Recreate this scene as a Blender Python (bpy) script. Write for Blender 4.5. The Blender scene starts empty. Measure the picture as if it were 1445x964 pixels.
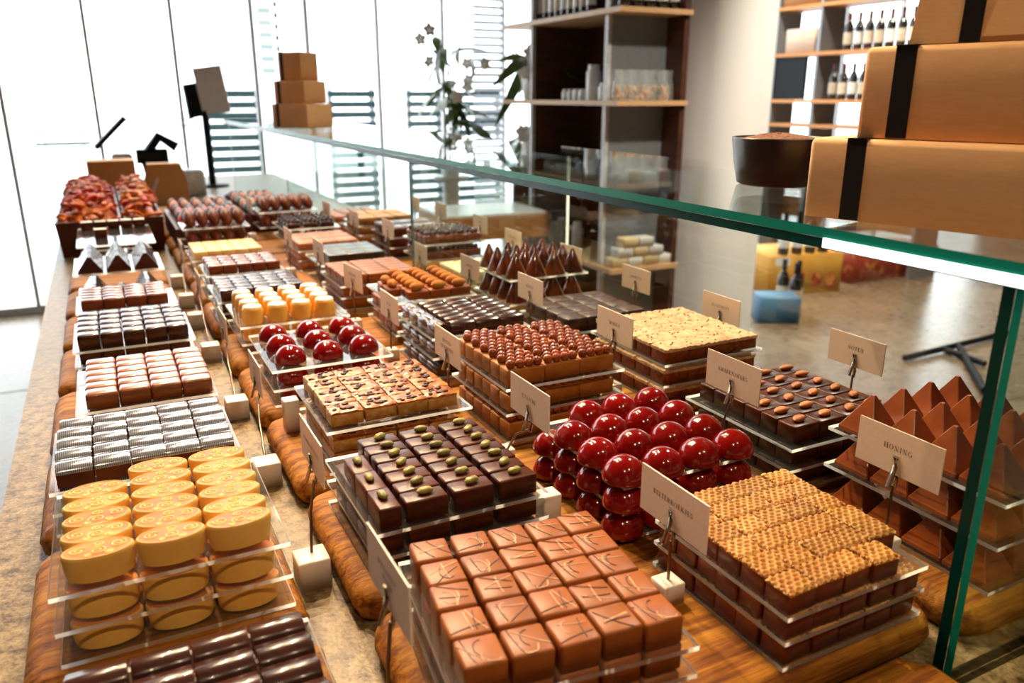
import bpy, bmesh, math, random
from mathutils import Matrix, Vector
random.seed(11)
R_ = math.radians
CT = 0.9                      # height of the counter top above the floor
scene = bpy.context.scene
COL = scene.collection

# ------------------------------------------------------------------ camera
cam_d = bpy.data.cameras.new('camera'); cam = bpy.data.objects.new('camera', cam_d); COL.objects.link(cam)
scene.camera = cam
cam_d.sensor_width = 36.0; cam_d.lens = 1122.0/1445.0*36.0
cam_d.clip_start = 0.02; cam_d.clip_end = 300
RM = ((0.892203, -0.133438, 0.431472), (-0.451635, -0.263612, 0.852370), (0.0, -0.955355, -0.295460))
cam.matrix_world = Matrix(((RM[0][0], -RM[0][1], -RM[0][2], 0.0), (RM[1][0], -RM[1][1], -RM[1][2], 0.0),
                           (RM[2][0], -RM[2][1], -RM[2][2], CT+0.5), (0, 0, 0, 1)))
cam_d.dof.use_dof = True; cam_d.dof.focus_distance = 0.95; cam_d.dof.aperture_fstop = 5.4
scene.view_settings.view_transform = 'Standard'; scene.view_settings.look = 'None'
scene.view_settings.exposure = -0.15; scene.view_settings.gamma = 1.0
scene.view_settings.use_curve_mapping = False
scene.cycles.transparent_max_bounces = 32
scene.cycles.max_bounces = 8

# ------------------------------------------------------------------ daylight and lamps
world = bpy.data.worlds.new('sky'); scene.world = world; world.use_nodes = True
bg = world.node_tree.nodes['Background']
bg.inputs[0].default_value = (0.93, 0.97, 1.0, 1); bg.inputs[1].default_value = 5.5

def spot(x, y, z, tx, ty, tz, power, col, size=R_(70), rad=0.03):
    d = bpy.data.lights.new('ceiling_spot', 'SPOT'); d.energy = power; d.color = col
    d.spot_size = size; d.spot_blend = 0.6; d.shadow_soft_size = rad
    o = bpy.data.objects.new('ceiling_spot', d); COL.objects.link(o); o.location = (x, y, z)
    o.rotation_euler = (Vector((tx, ty, tz))-Vector((x, y, z))).to_track_quat('-Z', 'Y').to_euler()
WARM = (1.0, 0.75, 0.47)
for (x, tx, ty, p) in ((0.05, 0.0, 0.55, 235), (0.62, 0.58, 0.50, 235), (0.25, 0.2, 1.25, 215), (0.85, 0.75, 1.2, 200), (0.25, 0.2, 2.1, 190), (0.85, 0.75, 2.1, 170), (0.25, 0.2, 3.2, 190), (0.7, 0.6, 3.1, 150)):
    spot(x, ty+1.45, CT+2.15, tx, ty, CT, p*0.78, WARM, size=R_(58), rad=0.025)
for (x, tx, p) in ((-0.35, 0.1, 62), (0.75, 0.55, 62)):
    spot(x, -0.75, CT+2.15, tx, 0.75, CT, p, WARM, size=R_(70), rad=0.025)
for (x, y, p) in ((3.6, 2.3, 260), (5.0, 3.6, 280), (2.2, 1.6, 280), (5.0, 5.0, 180)):
    spot(x, y, 3.1, x, y, 0, p, (1.0, 0.88, 0.70), size=R_(120), rad=0.06)
pl = bpy.data.lights.new('window_portal', 'AREA'); pl.shape = 'RECTANGLE'; pl.size = 11.0; pl.size_y = 3.2; pl.cycles.is_portal = True
po = bpy.data.objects.new('window_portal', pl); COL.objects.link(po); po.location = (3.0, 5.98, 1.6); po.rotation_euler = (R_(-90), 0, 0)

# ------------------------------------------------------------------ materials
M = {}
def nt(name):
    m = bpy.data.materials.new(name); m.use_nodes = True; M[name] = m
    n = m.node_tree.nodes; return m, n, m.node_tree.links, n['Principled BSDF']
def ramp(n, pts):
    r = n.new('ShaderNodeValToRGB'); e = r.color_ramp.elements
    while len(e) < len(pts): e.new(0.5)
    for i, (p, c) in enumerate(pts): e[i].position = p; e[i].color = (*c, 1)
    return r
def mat(name, c1, c2=None, rough=0.4, scale=40, bump=0.0, bscale=None, spec=0.5, coat=0.0, metal=0.0, p0=0.35, p1=0.65, sub=0.0, detail=4, vary=0.12, stretch=None, trans=0.0, bdist=0.001, crough=0.08):
    m, n, l, b = nt(name)
    c2 = c2 or tuple(x*0.8 for x in c1)
    tc = n.new('ShaderNodeTexCoord'); src = tc.outputs['Object']
    oi = n.new('ShaderNodeObjectInfo')
    va = n.new('ShaderNodeVectorMath'); va.operation = 'MULTIPLY_ADD'
    cv = n.new('ShaderNodeCombineXYZ'); l.new(oi.outputs['Random'], cv.inputs[0]); l.new(oi.outputs['Random'], cv.inputs[1])
    va.inputs[1].default_value = stretch or (1, 1, 1); l.new(src, va.inputs[0]); l.new(cv.outputs[0], va.inputs[2])
    nz = n.new('ShaderNodeTexNoise'); nz.inputs['Scale'].default_value = scale; nz.inputs['Detail'].default_value = detail
    l.new(va.outputs[0], nz.inputs['Vector'])
    rp = ramp(n, ((p0, c1), (p1, c2))); l.new(nz.outputs['Fac'], rp.inputs[0])
    hs = n.new('ShaderNodeHueSaturation'); mr = n.new('ShaderNodeMapRange')
    mr.inputs['To Min'].default_value = 1-vary; mr.inputs['To Max'].default_value = 1+vary
    l.new(oi.outputs['Random'], mr.inputs['Value']); l.new(mr.outputs[0], hs.inputs['Value']); l.new(rp.outputs[0], hs.inputs['Color'])
    l.new(hs.outputs[0], b.inputs['Base Color'])
    b.inputs['Roughness'].default_value = rough; b.inputs['Metallic'].default_value = metal
    b.inputs['Specular IOR Level'].default_value = spec; b.inputs['Coat Weight'].default_value = coat; b.inputs['Coat Roughness'].default_value = crough
    b.inputs['Transmission Weight'].default_value = trans
    if sub: b.inputs['Subsurface Weight'].default_value = sub; b.inputs['Subsurface Radius'].default_value = (0.01, 0.006, 0.003); b.inputs['Subsurface Scale'].default_value = 0.3
    if bump:
        bn = n.new('ShaderNodeTexNoise'); bn.inputs['Scale'].default_value = bscale or scale; bn.inputs['Detail'].default_value = 5
        l.new(va.outputs[0], bn.inputs['Vector'])
        bp = n.new('ShaderNodeBump'); bp.inputs['Strength'].default_value = bump; bp.inputs['Distance'].default_value = bdist
        l.new(bn.outputs['Fac'], bp.inputs['Height']); l.new(bp.outputs[0], b.inputs['Normal'])
    return m
mat('dark_choc', (0.080, 0.015, 0.004), (0.048, 0.009, 0.003), rough=0.33, spec=0.24, coat=0.05, bump=0.15, bscale=120, vary=0.25, crough=0.15)
mat('dark_choc_glossy', (0.050, 0.012, 0.007), (0.034, 0.009, 0.006), rough=0.26, spec=0.4, coat=0.35, bump=0.1, bscale=90, vary=0.2)
mat('milk_choc', (0.27, 0.068, 0.012), (0.22, 0.050, 0.008), rough=0.36, spec=0.3, coat=0.0, bump=0.2, bscale=110, vary=0.15, crough=0.2)
mat('milk_choc_pale', (0.30, 0.086, 0.015), (0.24, 0.064, 0.010), rough=0.42, spec=0.32, coat=0.0, bump=0.15, bscale=90, vary=0.1, crough=0.25)
mat('milk_choc_shiny', (0.27, 0.075, 0.018), (0.22, 0.06, 0.014), rough=0.3, coat=0.5, bump=0.15, bscale=90, vary=0.1, crough=0.14)
mat('milk_choc_deep', (0.19, 0.036, 0.008), (0.14, 0.026, 0.006), rough=0.25, coat=0.3, bump=0.15, bscale=100, vary=0.2)
mat('pink_choc', (0.46, 0.17, 0.075), (0.36, 0.11, 0.05), rough=0.4, scale=60, bump=0.3, vary=0.08, spec=0.3)
mat('grey_slab', (0.05, 0.025, 0.018), (0.025, 0.014, 0.012), rough=0.33, scale=60, bump=0.8, bscale=55, coat=0.2, vary=0.15)
mat('rough_slab', (0.060, 0.019, 0.009), (0.020, 0.006, 0.004), rough=0.42, scale=50, bump=1.0, bscale=60, vary=0.2, bdist=0.003)
mat('cream', (0.82, 0.48, 0.12), (0.78, 0.42, 0.085), rough=0.45, scale=30, vary=0.05, sub=0.15, spec=0.25)
mat('oval_top', (0.66, 0.22, 0.028), (0.50, 0.10, 0.010), rough=0.42, scale=25, bump=0.3, bscale=90, vary=0.2, spec=0.2)
mat('oval_ridge', (0.88, 0.55, 0.20), (0.84, 0.46, 0.12), rough=0.4, scale=60, vary=0.05, spec=0.2)
mat('pale_cream', (0.90, 0.66, 0.30), (0.85, 0.56, 0.20), rough=0.4, scale=25, vary=0.05, sub=0.1, spec=0.35)
mat('cup_cream', (0.80, 0.44, 0.075), (0.74, 0.36, 0.05), rough=0.3, scale=25, vary=0.06, coat=0.3, sub=0.15)
mat('white_choc', (0.90, 0.74, 0.46), (0.85, 0.66, 0.38), rough=0.4, scale=40, bump=0.3, vary=0.06)
mat('red_glaze', (0.19, 0.003, 0.002), (0.15, 0.002, 0.002), rough=0.12, spec=0.3, coat=0.6, scale=10, vary=0.12, crough=0.03)
mat('dome_base', (0.05, 0.006, 0.006), (0.03, 0.004, 0.004), rough=0.2, coat=0.5)
mat('nougat', (0.50, 0.30, 0.10), (0.36, 0.17, 0.04), rough=0.5, scale=120, bump=0.4, vary=0.08, spec=0.2)
mat('nougat_top', (0.22, 0.042, 0.006), (0.46, 0.185, 0.050), rough=0.30, scale=75, bump=0.8, bscale=90, coat=0.08, spec=0.35, vary=0.1, bdist=0.002)
mat('dried_fruit', (0.06, 0.006, 0.004), (0.03, 0.005, 0.004), rough=0.45, spec=0.25, coat=0.0, vary=0.4)
mat('pistachio', (0.26, 0.22, 0.035), (0.15, 0.11, 0.02), rough=0.45, scale=150, bump=0.5, vary=0.3)
mat('drizzle_white', (0.72, 0.42, 0.24), rough=0.4)
mat('drizzle_dark', (0.06, 0.014, 0.006), rough=0.35)
mat('wafer', (0.50, 0.26, 0.070), (0.40, 0.17, 0.035), rough=0.42, scale=70, bump=0.15, bscale=250, vary=0.22, spec=0.3)
mat('bitter_body', (0.20, 0.034, 0.010), (0.13, 0.022, 0.008), rough=0.38, scale=70, bump=0.3, coat=0.15, vary=0.15, spec=0.35)
mat('crumb', (0.62, 0.34, 0.09), (0.45, 0.20, 0.04), rough=0.55, scale=200, bump=0.6, vary=0.2)
mat('milk_ball', (0.25, 0.052, 0.009), (0.18, 0.034, 0.006), rough=0.18, spec=0.35, coat=0.35, vary=0.2)
mat('dark_ball', (0.07, 0.014, 0.008), (0.05, 0.010, 0.006), rough=0.16, coat=0.6, vary=0.2)
mat('tan_choc', (0.36, 0.135, 0.022), (0.27, 0.085, 0.013), rough=0.42, bump=0.3, vary=0.12, spec=0.25)
mat('cocoa_almond', (0.46, 0.17, 0.035), (0.38, 0.12, 0.022), rough=0.7, bump=0.3, bscale=200, vary=0.15, spec=0.15)
mat('almond', (0.52, 0.17, 0.032), (0.36, 0.09, 0.016), rough=0.5, scale=60, stretch=(0.3, 2.5, 1), bump=0.4, vary=0.18)
mat('crispy_top', (0.48, 0.27, 0.14), (0.58, 0.39, 0.235), rough=0.6, scale=90, bump=0.9, bscale=110, vary=0.06, bdist=0.002, spec=0.15)
mat('toast_speck', (0.22, 0.06, 0.012), (0.12, 0.03, 0.008), rough=0.6)
mat('rijst_body', (0.25, 0.060, 0.014), (0.13, 0.026, 0.008), rough=0.5, scale=160, bump=0.5, vary=0.2, spec=0.2)
mat('pyramid', (0.30, 0.066, 0.011), (0.22, 0.044, 0.008), rough=0.28, spec=0.4, coat=0.15, bump=0.05, vary=0.15, crough=0.12)
mat('cone_choc', (0.20, 0.042, 0.008), (0.055, 0.010, 0.004), rough=0.14, coat=0.7, scale=22, vary=0.15)
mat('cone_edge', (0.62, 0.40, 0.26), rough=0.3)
mat('white_powder', (0.85, 0.82, 0.78), (0.7, 0.66, 0.6), rough=0.6, scale=120, bump=0.6)
mat('orange_peel', (0.72, 0.19, 0.010), (0.42, 0.07, 0.005), rough=0.45, spec=0.2, coat=0.0, scale=70, bump=0.4, vary=0.4)
mat('red_fruit', (0.58, 0.045, 0.008), (0.34, 0.02, 0.005), rough=0.45, spec=0.2, coat=0.0, vary=0.35)
mat('ginger', (0.72, 0.42, 0.14), (0.58, 0.28, 0.07), rough=0.5, vary=0.2)
mat('bin_brown', (0.085, 0.016, 0.010), (0.06, 0.012, 0.008), rough=0.4)
for nm, c in (('foil_red', (0.42, 0.02, 0.03)), ('foil_teal', (0.035, 0.12, 0.13)), ('foil_blue', (0.04, 0.07, 0.10)), ('foil_green', (0.15, 0.19, 0.06)), ('foil_orange', (0.48, 0.15, 0.04)), ('foil_brown', (0.16, 0.035, 0.012))):
    mat(nm, c, rough=0.36, coat=0.0, spec=0.15, scale=90, vary=0.25)
mat('card', (0.74, 0.55, 0.42), (0.71, 0.52, 0.39), rough=0.6, scale=300, vary=0.04, spec=0.2)
mat('card_edge', (0.85, 0.74, 0.66), rough=0.6, vary=0.02, spec=0.2)
mat('ink', (0.10, 0.055, 0.035), rough=0.6)
mat('steel', (0.55, 0.46, 0.36), rough=0.22, metal=1.0, vary=0.1)
mat('rod_steel', (0.28, 0.20, 0.14), rough=0.3, metal=1.0, vary=0.1)
mat('frosted', (0.66, 0.60, 0.56), (0.62, 0.56, 0.52), rough=0.35, scale=20, sub=0.3)
mat('kraft', (0.76, 0.44, 0.21), (0.72, 0.40, 0.185), rough=0.6, scale=180, vary=0.03, stretch=(0.3, 0.3, 3), spec=0.2)
mat('ribbon', (0.012, 0.006, 0.005), rough=0.3, coat=0.2)
mat('bowl_glaze', (0.016, 0.006, 0.004), rough=0.3, spec=0.35)
mat('cocoa', (0.22, 0.08, 0.025), (0.12, 0.04, 0.012), rough=0.9, scale=200, bump=1.0, bdist=0.004)
mat('black_plastic', (0.006, 0.008, 0.011), rough=0.5, spec=0.15)
mat('screen_grey', (0.72, 0.68, 0.70), (0.68, 0.64, 0.66), rough=0.6)
mat('white_plastic', (0.78, 0.80, 0.84), rough=0.4)
mat('dark_panel', (0.075, 0.026, 0.012), (0.045, 0.015, 0.008), rough=0.45, scale=6, stretch=(1, 1, 8))
mat('metal_panel', (0.26, 0.28, 0.30), (0.22, 0.24, 0.26), rough=0.4, metal=0.3, scale=90)
mat('shelf_wood', (0.58, 0.36, 0.19), (0.50, 0.29, 0.14), rough=0.5, scale=14, stretch=(8, 1, 8))
mat('amber_wood', (0.55, 0.24, 0.06), (0.42, 0.16, 0.035), rough=0.5, scale=14, stretch=(1, 8, 8))
mat('column_white', (0.80, 0.80, 0.80), (0.77, 0.77, 0.77), rough=0.7, scale=300, bump=0.1)
mat('wall_paint', (0.24, 0.20, 0.16), (0.22, 0.18, 0.14), rough=0.8, scale=60)
mat('ceiling_paint', (0.20, 0.17, 0.14), rough=0.9)
mat('frame_grey', (0.62, 0.61, 0.62), rough=0.5)
mat('paving', (0.80, 0.81, 0.82), (0.75, 0.76, 0.78), rough=0.8, scale=3)
mat('white_render', (0.85, 0.86, 0.88), rough=0.8)
mat('slat_teal', (0.006, 0.026, 0.028), (0.012, 0.04, 0.045), rough=0.6)
mat('blind_white', (0.72, 0.80, 0.88), rough=0.5)
mat('leaf', (0.055, 0.12, 0.02), (0.10, 0.16, 0.03), rough=0.35, scale=20, vary=0.4)
mat('petal', (0.90, 0.88, 0.84), rough=0.5, vary=0.05)
mat('pot_white', (0.85, 0.84, 0.82), rough=0.3)
mat('wine_glass', (0.010, 0.012, 0.010), (0.02, 0.012, 0.006), rough=0.1, coat=0.5)
mat('wine_label', (0.62, 0.55, 0.45), (0.5, 0.40, 0.28), rough=0.6, vary=0.2)
mat('wine_cap', (0.22, 0.02, 0.02), (0.15, 0.02, 0.02), rough=0.35, vary=0.4)
mat('yellow_card', (0.62, 0.34, 0.05), (0.58, 0.27, 0.04), rough=0.6, scale=8)
mat('red_card', (0.33, 0.04, 0.02), (0.62, 0.24, 0.06), rough=0.5, scale=14, p0=0.5, p1=0.62)
mat('blue_card', (0.03, 0.13, 0.26), (0.04, 0.18, 0.30), rough=0.5, scale=5)
mat('jar_white', (0.75, 0.76, 0.76), (0.66, 0.66, 0.64), rough=0.35)
mat('biscuit', (0.62, 0.34, 0.12), (0.5, 0.24, 0.08), rough=0.6, scale=60, vary=0.2)
mat('box_cream', (0.70, 0.58, 0.36), (0.62, 0.48, 0.26), rough=0.6, vary=0.15)
mat('counter_body', (0.30, 0.26, 0.22), rough=0.6)

def wood_mat():
    m, n, l, b = nt('wood')
    tc = n.new('ShaderNodeTexCoord'); mp = n.new('ShaderNodeMapping'); mp.inputs['Scale'].default_value = (5.0, 75, 75); l.new(tc.outputs['Object'], mp.inputs[0])
    oi = n.new('ShaderNodeObjectInfo'); ad = n.new('ShaderNodeVectorMath'); ad.operation = 'MULTIPLY_ADD'; ad.inputs[1].default_value = (1, 1, 1)
    cv = n.new('ShaderNodeCombineXYZ'); mu = n.new('ShaderNodeMath'); mu.operation = 'MULTIPLY'; mu.inputs[1].default_value = 40
    l.new(oi.outputs['Random'], mu.inputs[0]); l.new(mu.outputs[0], cv.inputs[0]); l.new(mu.outputs[0], cv.inputs[2])
    l.new(mp.outputs[0], ad.inputs[0]); l.new(cv.outputs[0], ad.inputs[2])
    nz = n.new('ShaderNodeTexNoise'); nz.inputs['Scale'].default_value = 1.3; nz.inputs['Detail'].default_value = 8; nz.inputs['Roughness'].default_value = 0.65; nz.inputs['Distortion'].default_value = 0.15
    l.new(ad.outputs[0], nz.inputs['Vector'])
    rp = ramp(n, ((0.28, (0.050, 0.011, 0.002)), (0.42, (0.19, 0.056, 0.005)), (0.55, (0.34, 0.128, 0.010)), (0.75, (0.50, 0.235, 0.026)))); l.new(nz.outputs['Fac'], rp.inputs[0])
    l.new(rp.outputs[0], b.inputs['Base Color']); b.inputs['Roughness'].default_value = 0.6; b.inputs['Specular IOR Level'].default_value = 0.2
    bp = n.new('ShaderNodeBump'); bp.inputs['Strength'].default_value = 0.9; bp.inputs['Distance'].default_value = 0.003
    l.new(nz.outputs['Fac'], bp.inputs['Height']); l.new(bp.outputs[0], b.inputs['Normal'])
wood_mat()
def stone_mat(name, cols, rough, s1, s2, bump=0.05, spec=0.5):
    m, n, l, b = nt(name)
    tc = n.new('ShaderNodeTexCoord')
    a = n.new('ShaderNodeTexNoise'); a.inputs['Scale'].default_value = s1; a.inputs['Detail'].default_value = 8; a.inputs['Roughness'].default_value = 0.7; l.new(tc.outputs['Object'], a.inputs['Vector'])
    v = n.new('ShaderNodeTexNoise'); v.inputs['Scale'].default_value = s2; v.inputs['Detail'].default_value = 3; l.new(tc.outputs['Object'], v.inputs['Vector'])
    rp = ramp(n, cols); l.new(a.outputs['Fac'], rp.inputs[0])
    mx = n.new('ShaderNodeMix'); mx.data_type = 'RGBA'; mx.blend_type = 'MULTIPLY'; r2 = ramp(n, ((0.32, (0.55, 0.5, 0.45)), (0.52, (1, 1, 1)))); l.new(v.outputs['Fac'], r2.inputs[0])
    mx.inputs['Factor'].default_value = 0.8; l.new(rp.outputs[0], mx.inputs['A']); l.new(r2.outputs[0], mx.inputs['B'])
    l.new(mx.outputs['Result'], b.inputs['Base Color']); b.inputs['Roughness'].default_value = rough; b.inputs['Specular IOR Level'].default_value = spec
    rr = n.new('ShaderNodeMapRange'); rr.inputs['To Min'].default_value = rough-0.08; rr.inputs['To Max'].default_value = rough+0.12; l.new(a.outputs['Fac'], rr.inputs['Value']); l.new(rr.outputs[0], b.inputs['Roughness'])
    bp = n.new('ShaderNodeBump'); bp.inputs['Strength'].default_value = bump; bp.inputs['Distance'].default_value = 0.002; l.new(v.outputs['Fac'], bp.inputs['Height']); l.new(bp.outputs[0], b.inputs['Normal'])
stone_mat('stone', ((0.36, (0.060, 0.036, 0.014)), (0.48, (0.185, 0.125, 0.060)), (0.62, (0.30, 0.22, 0.12))), 0.36, 60, 230, bump=0.3, spec=0.22)
stone_mat('concrete', ((0.30, (0.15, 0.10, 0.062)), (0.55, (0.22, 0.155, 0.095)), (0.72, (0.30, 0.22, 0.15))), 0.25, 1.6, 18, spec=0.5)

def glass_mat(name, tint, rough=0.0, ior=1.45, haze=0.0, hcol=(0.8, 0.9, 0.9)):
    m, n, l, b = nt(name); n.remove(b); out = n['Material Output']
    t = n.new('ShaderNodeBsdfTransparent'); t.inputs[0].default_value = (*tint, 1)
    g = n.new('ShaderNodeBsdfGlossy'); g.inputs['Roughness'].default_value = rough; g.inputs['Color'].default_value = (1, 1, 1, 1)
    f = n.new('ShaderNodeFresnel'); f.inputs['IOR'].default_value = ior
    ge = n.new('ShaderNodeNewGeometry'); iv = n.new('ShaderNodeMath'); iv.operation = 'SUBTRACT'; iv.inputs[0].default_value = 1.0; l.new(ge.outputs['Backfacing'], iv.inputs[1])
    fm = n.new('ShaderNodeMath'); fm.operation = 'MULTIPLY'; l.new(f.outputs[0], fm.inputs[0]); l.new(iv.outputs[0], fm.inputs[1])
    mx = n.new('ShaderNodeMixShader'); l.new(fm.outputs[0], mx.inputs[0]); l.new(t.outputs[0], mx.inputs[1]); l.new(g.outputs[0], mx.inputs[2])
    if haze:
        d = n.new('ShaderNodeBsdfDiffuse'); d.inputs[0].default_value = (*hcol, 1)
        m2 = n.new('ShaderNodeMixShader'); m2.inputs[0].default_value = haze; l.new(mx.outputs[0], m2.inputs[1]); l.new(d.outputs[0], m2.inputs[2]); l.new(m2.outputs[0], out.inputs[0])
    else: l.new(mx.outputs[0], out.inputs[0])
glass_mat('pane', (0.97, 0.985, 0.98))
glass_mat('shelf_glass', (0.955, 0.98, 0.97), ior=1.5)
glass_mat('acrylic', (0.95, 0.955, 0.95), rough=0.06, ior=1.36, haze=0.015)
glass_mat('cello', (0.85, 0.85, 0.85), rough=0.15, ior=1.6, haze=0.15)
mat('acrylic_edge', (0.86, 0.85, 0.82), (0.82, 0.81, 0.78), rough=0.3, scale=10, vary=0.02)
def acr_edge():
    m = M['acrylic_edge']; n = m.node_tree.nodes; l = m.node_tree.links; b = n['Principled BSDF']; out = n['Material Output']
    t = n.new('ShaderNodeBsdfTranslucent'); t.inputs[0].default_value = (0.97, 0.97, 0.95, 1)
    mx = n.new('ShaderNodeMixShader'); mx.inputs[0].default_value = 0.85; l.new(b.outputs[0], mx.inputs[1]); l.new(t.outputs[0], mx.inputs[2]); l.new(mx.outputs[0], out.inputs[0])
acr_edge()
def green_edge():
    m, n, l, b = nt('glass_edge')
    b.inputs['Base Color'].default_value = (0.006, 0.21, 0.155, 1); b.inputs['Roughness'].default_value = 0.06
    b.inputs['Specular IOR Level'].default_value = 0.12; b.inputs['Roughness'].default_value = 0.25
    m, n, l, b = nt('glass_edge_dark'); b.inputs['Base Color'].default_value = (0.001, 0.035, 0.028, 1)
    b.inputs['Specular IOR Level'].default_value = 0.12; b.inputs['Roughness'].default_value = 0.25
green_edge()
def stripe_mat():
    m, n, l, b = nt('silver_stripe')
    tc = n.new('ShaderNodeTexCoord'); w = n.new('ShaderNodeTexWave'); w.bands_direction = 'X'; w.inputs['Scale'].default_value = 150; w.inputs['Distortion'].default_value = 0.3
    l.new(tc.outputs['Object'], w.inputs['Vector'])
    rp = ramp(n, ((0.40, (0.30, 0.36, 0.46)), (0.62, (0.16, 0.13, 0.14)))); l.new(w.outputs['Fac'], rp.inputs[0]); l.new(rp.outputs[0], b.inputs['Base Color'])  # blue-white sky sheen put into the colour between the dark stripes
    b.inputs['Roughness'].default_value = 0.2; b.inputs['Coat Weight'].default_value = 0.7; b.inputs['Coat Roughness'].default_value = 0.1; b.inputs['Metallic'].default_value = 0.45
stripe_mat()

# ------------------------------------------------------------------ mesh tools
class MB:
    def __init__(s): s.v = []; s.f = []; s.m = []; s.sm = []
    def add(s, vs, fs, mi=0, smooth=False, T=None):
        o = len(s.v)
        for p in vs: s.v.append(tuple(T @ Vector(p)) if T else tuple(p))
        for f in fs: s.f.append([i+o for i in f]); s.m.append(mi); s.sm.append(smooth)
        return s
    def box(s, x0, y0, z0, x1, y1, z1, mi=0, T=None, side=None, axis='z'):
        vs = [(x0, y0, z0), (x1, y0, z0), (x1, y1, z0), (x0, y1, z0), (x0, y0, z1), (x1, y0, z1), (x1, y1, z1), (x0, y1, z1)]
        if side is None: return s.add(vs, [(3, 2, 1, 0), (4, 5, 6, 7), (0, 1, 5, 4), (1, 2, 6, 5), (2, 3, 7, 6), (3, 0, 4, 7)], mi, False, T)
        F = {'z': [(3, 2, 1, 0), (4, 5, 6, 7)], 'y': [(0, 1, 5, 4), (2, 3, 7, 6)], 'x': [(1, 2, 6, 5), (3, 0, 4, 7)]}
        for k in 'xyz': s.add(vs, F[k], mi if k == axis else side, False, T)
        return s
    def rings(s, rs, mi=0, smooth=True, T=None, cap=True, closed=True):
        n = len(rs[0]); vs = [p for r in rs for p in r]; fs = []
        for i in range(len(rs)-1):
            for j in range(n if closed else n-1):
                a = i*n+j; b = i*n+(j+1) % n; fs.append((a, b, b+n, a+n))
        s.add(vs, fs, mi, smooth, T)
        if cap:
            s.add(rs[0], [tuple(reversed(range(n)))], mi, False, T); s.add(rs[-1], [tuple(range(n))], mi, False, T)
        return s
    def lathe(s, prof, n=20, mi=0, sx=1, sy=1, T=None, cap=True, smooth=True):
        rs = [[(r*math.cos(2*math.pi*k/n)*sx, r*math.sin(2*math.pi*k/n)*sy, z) for k in range(n)] for r, z in prof]
        return s.rings(rs, mi, smooth, T, cap)
    def ball(s, c, r, n=12, m=8, mi=0, sx=1, sy=1, sz=1, T=None):
        rs = []
        for i in range(m+1):
            t = -math.pi/2+math.pi*i/m; rr = max(math.cos(t)*r, r*0.02)
            rs.append([(c[0]+rr*math.cos(2*math.pi*k/n)*sx, c[1]+rr*math.sin(2*math.pi*k/n)*sy, c[2]+r*math.sin(t)*sz) for k in range(n)])
        return s.rings(rs, mi, True, T)
    def tube(s, pts, r, n=6, mi=0, T=None, flat=1.0, smooth=True):
        pts = [Vector(p) for p in pts]; rs = []
        for i, p in enumerate(pts):
            d = (pts[min(i+1, len(pts)-1)]-pts[max(i-1, 0)]).normalized()
            u = d.cross(Vector((0, 0, 1)))
            if u.length < 1e-4: u = d.cross(Vector((1, 0, 0)))
            u.normalize(); w = u.cross(d).normalized()
            rs.append([tuple(p+u*r*math.cos(2*math.pi*k/n)+w*r*flat*math.sin(2*math.pi*k/n)) for k in range(n)])
        return s.rings(rs, mi, smooth, T)
    def mesh(s, name, mats):
        me = bpy.data.meshes.new(name); me.from_pydata(s.v, [], s.f)
        for m in (mats if isinstance(mats, (list, tuple)) else [mats]): me.materials.append(M[m])
        for i, p in enumerate(me.polygons): p.material_index = s.m[i]; p.use_smooth = s.sm[i]
        me.update(); return me
def rbox(w, d, h, r, mats, name='body', seg=2, topslot=False, jit=0.0, taper=0.0, crown=0.0):
    bm = bmesh.new(); bmesh.ops.create_cube(bm, size=1)
    for v in bm.verts:
        k = 1-taper if v.co.z > 0 else 1
        v.co = Vector((v.co.x*w*k, v.co.y*d*k, (v.co.z+0.5)*h))
    ed = [e for e in bm.edges if not all(v.co.z < 1e-6 for v in e.verts)]
    bmesh.ops.bevel(bm, geom=ed, offset=r, segments=seg, profile=0.5, affect='EDGES')
    rnd = random.Random(len(name)+int(w*1e5))
    for v in bm.verts:
        if crown and v.co.z > h*0.5: v.co.z += crown*(1-(2*v.co.y/d)**2)*(1-0.5*(2*v.co.x/w)**2)
        if jit: v.co += Vector((rnd.uniform(-jit, jit), rnd.uniform(-jit, jit), rnd.uniform(-jit, jit) if v.co.z > 1e-4 else 0))
    me = bpy.data.meshes.new(name); bm.normal_update()
    for f in bm.faces:
        f.smooth = True
        if topslot and f.normal.z > 0.6: f.material_index = 1
    bm.to_mesh(me); bm.free()
    for m in (mats if isinstance(mats, (list, tuple)) else [mats]): me.materials.append(M[m])
    return me

def link(name, me, loc=(0, 0, 0), rot=(0, 0, 0), parent=None, scale=None):
    o = bpy.data.objects.new(name, me); COL.objects.link(o); o.location = loc; o.rotation_euler = rot
    if scale: o.scale = scale
    if parent: o.parent = parent
    return o
def tag(o, label, cat, group=None, kind=None):
    o['label'] = label; o['category'] = cat
    if group: o['group'] = group
    if kind: o['kind'] = kind
    return o
def struct(name, me, label, loc=(0, 0, 0), cat='structure'):
    o = link(name, me, loc); o['kind'] = 'structure'; o['label'] = label; o['category'] = cat; return o
def empty(name, loc, rz=0, label=None, cat=None, group=None):
    o = bpy.data.objects.new(name, None); COL.objects.link(o); o.location = loc; o.rotation_euler = (0, 0, rz); o.empty_display_size = 0.02
    if label: tag(o, label, cat, group)
    return o
ORD = ['zeroth', 'first', 'second', 'third', 'fourth', 'fifth', 'sixth', 'seventh', 'eighth', 'ninth', 'tenth']

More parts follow.
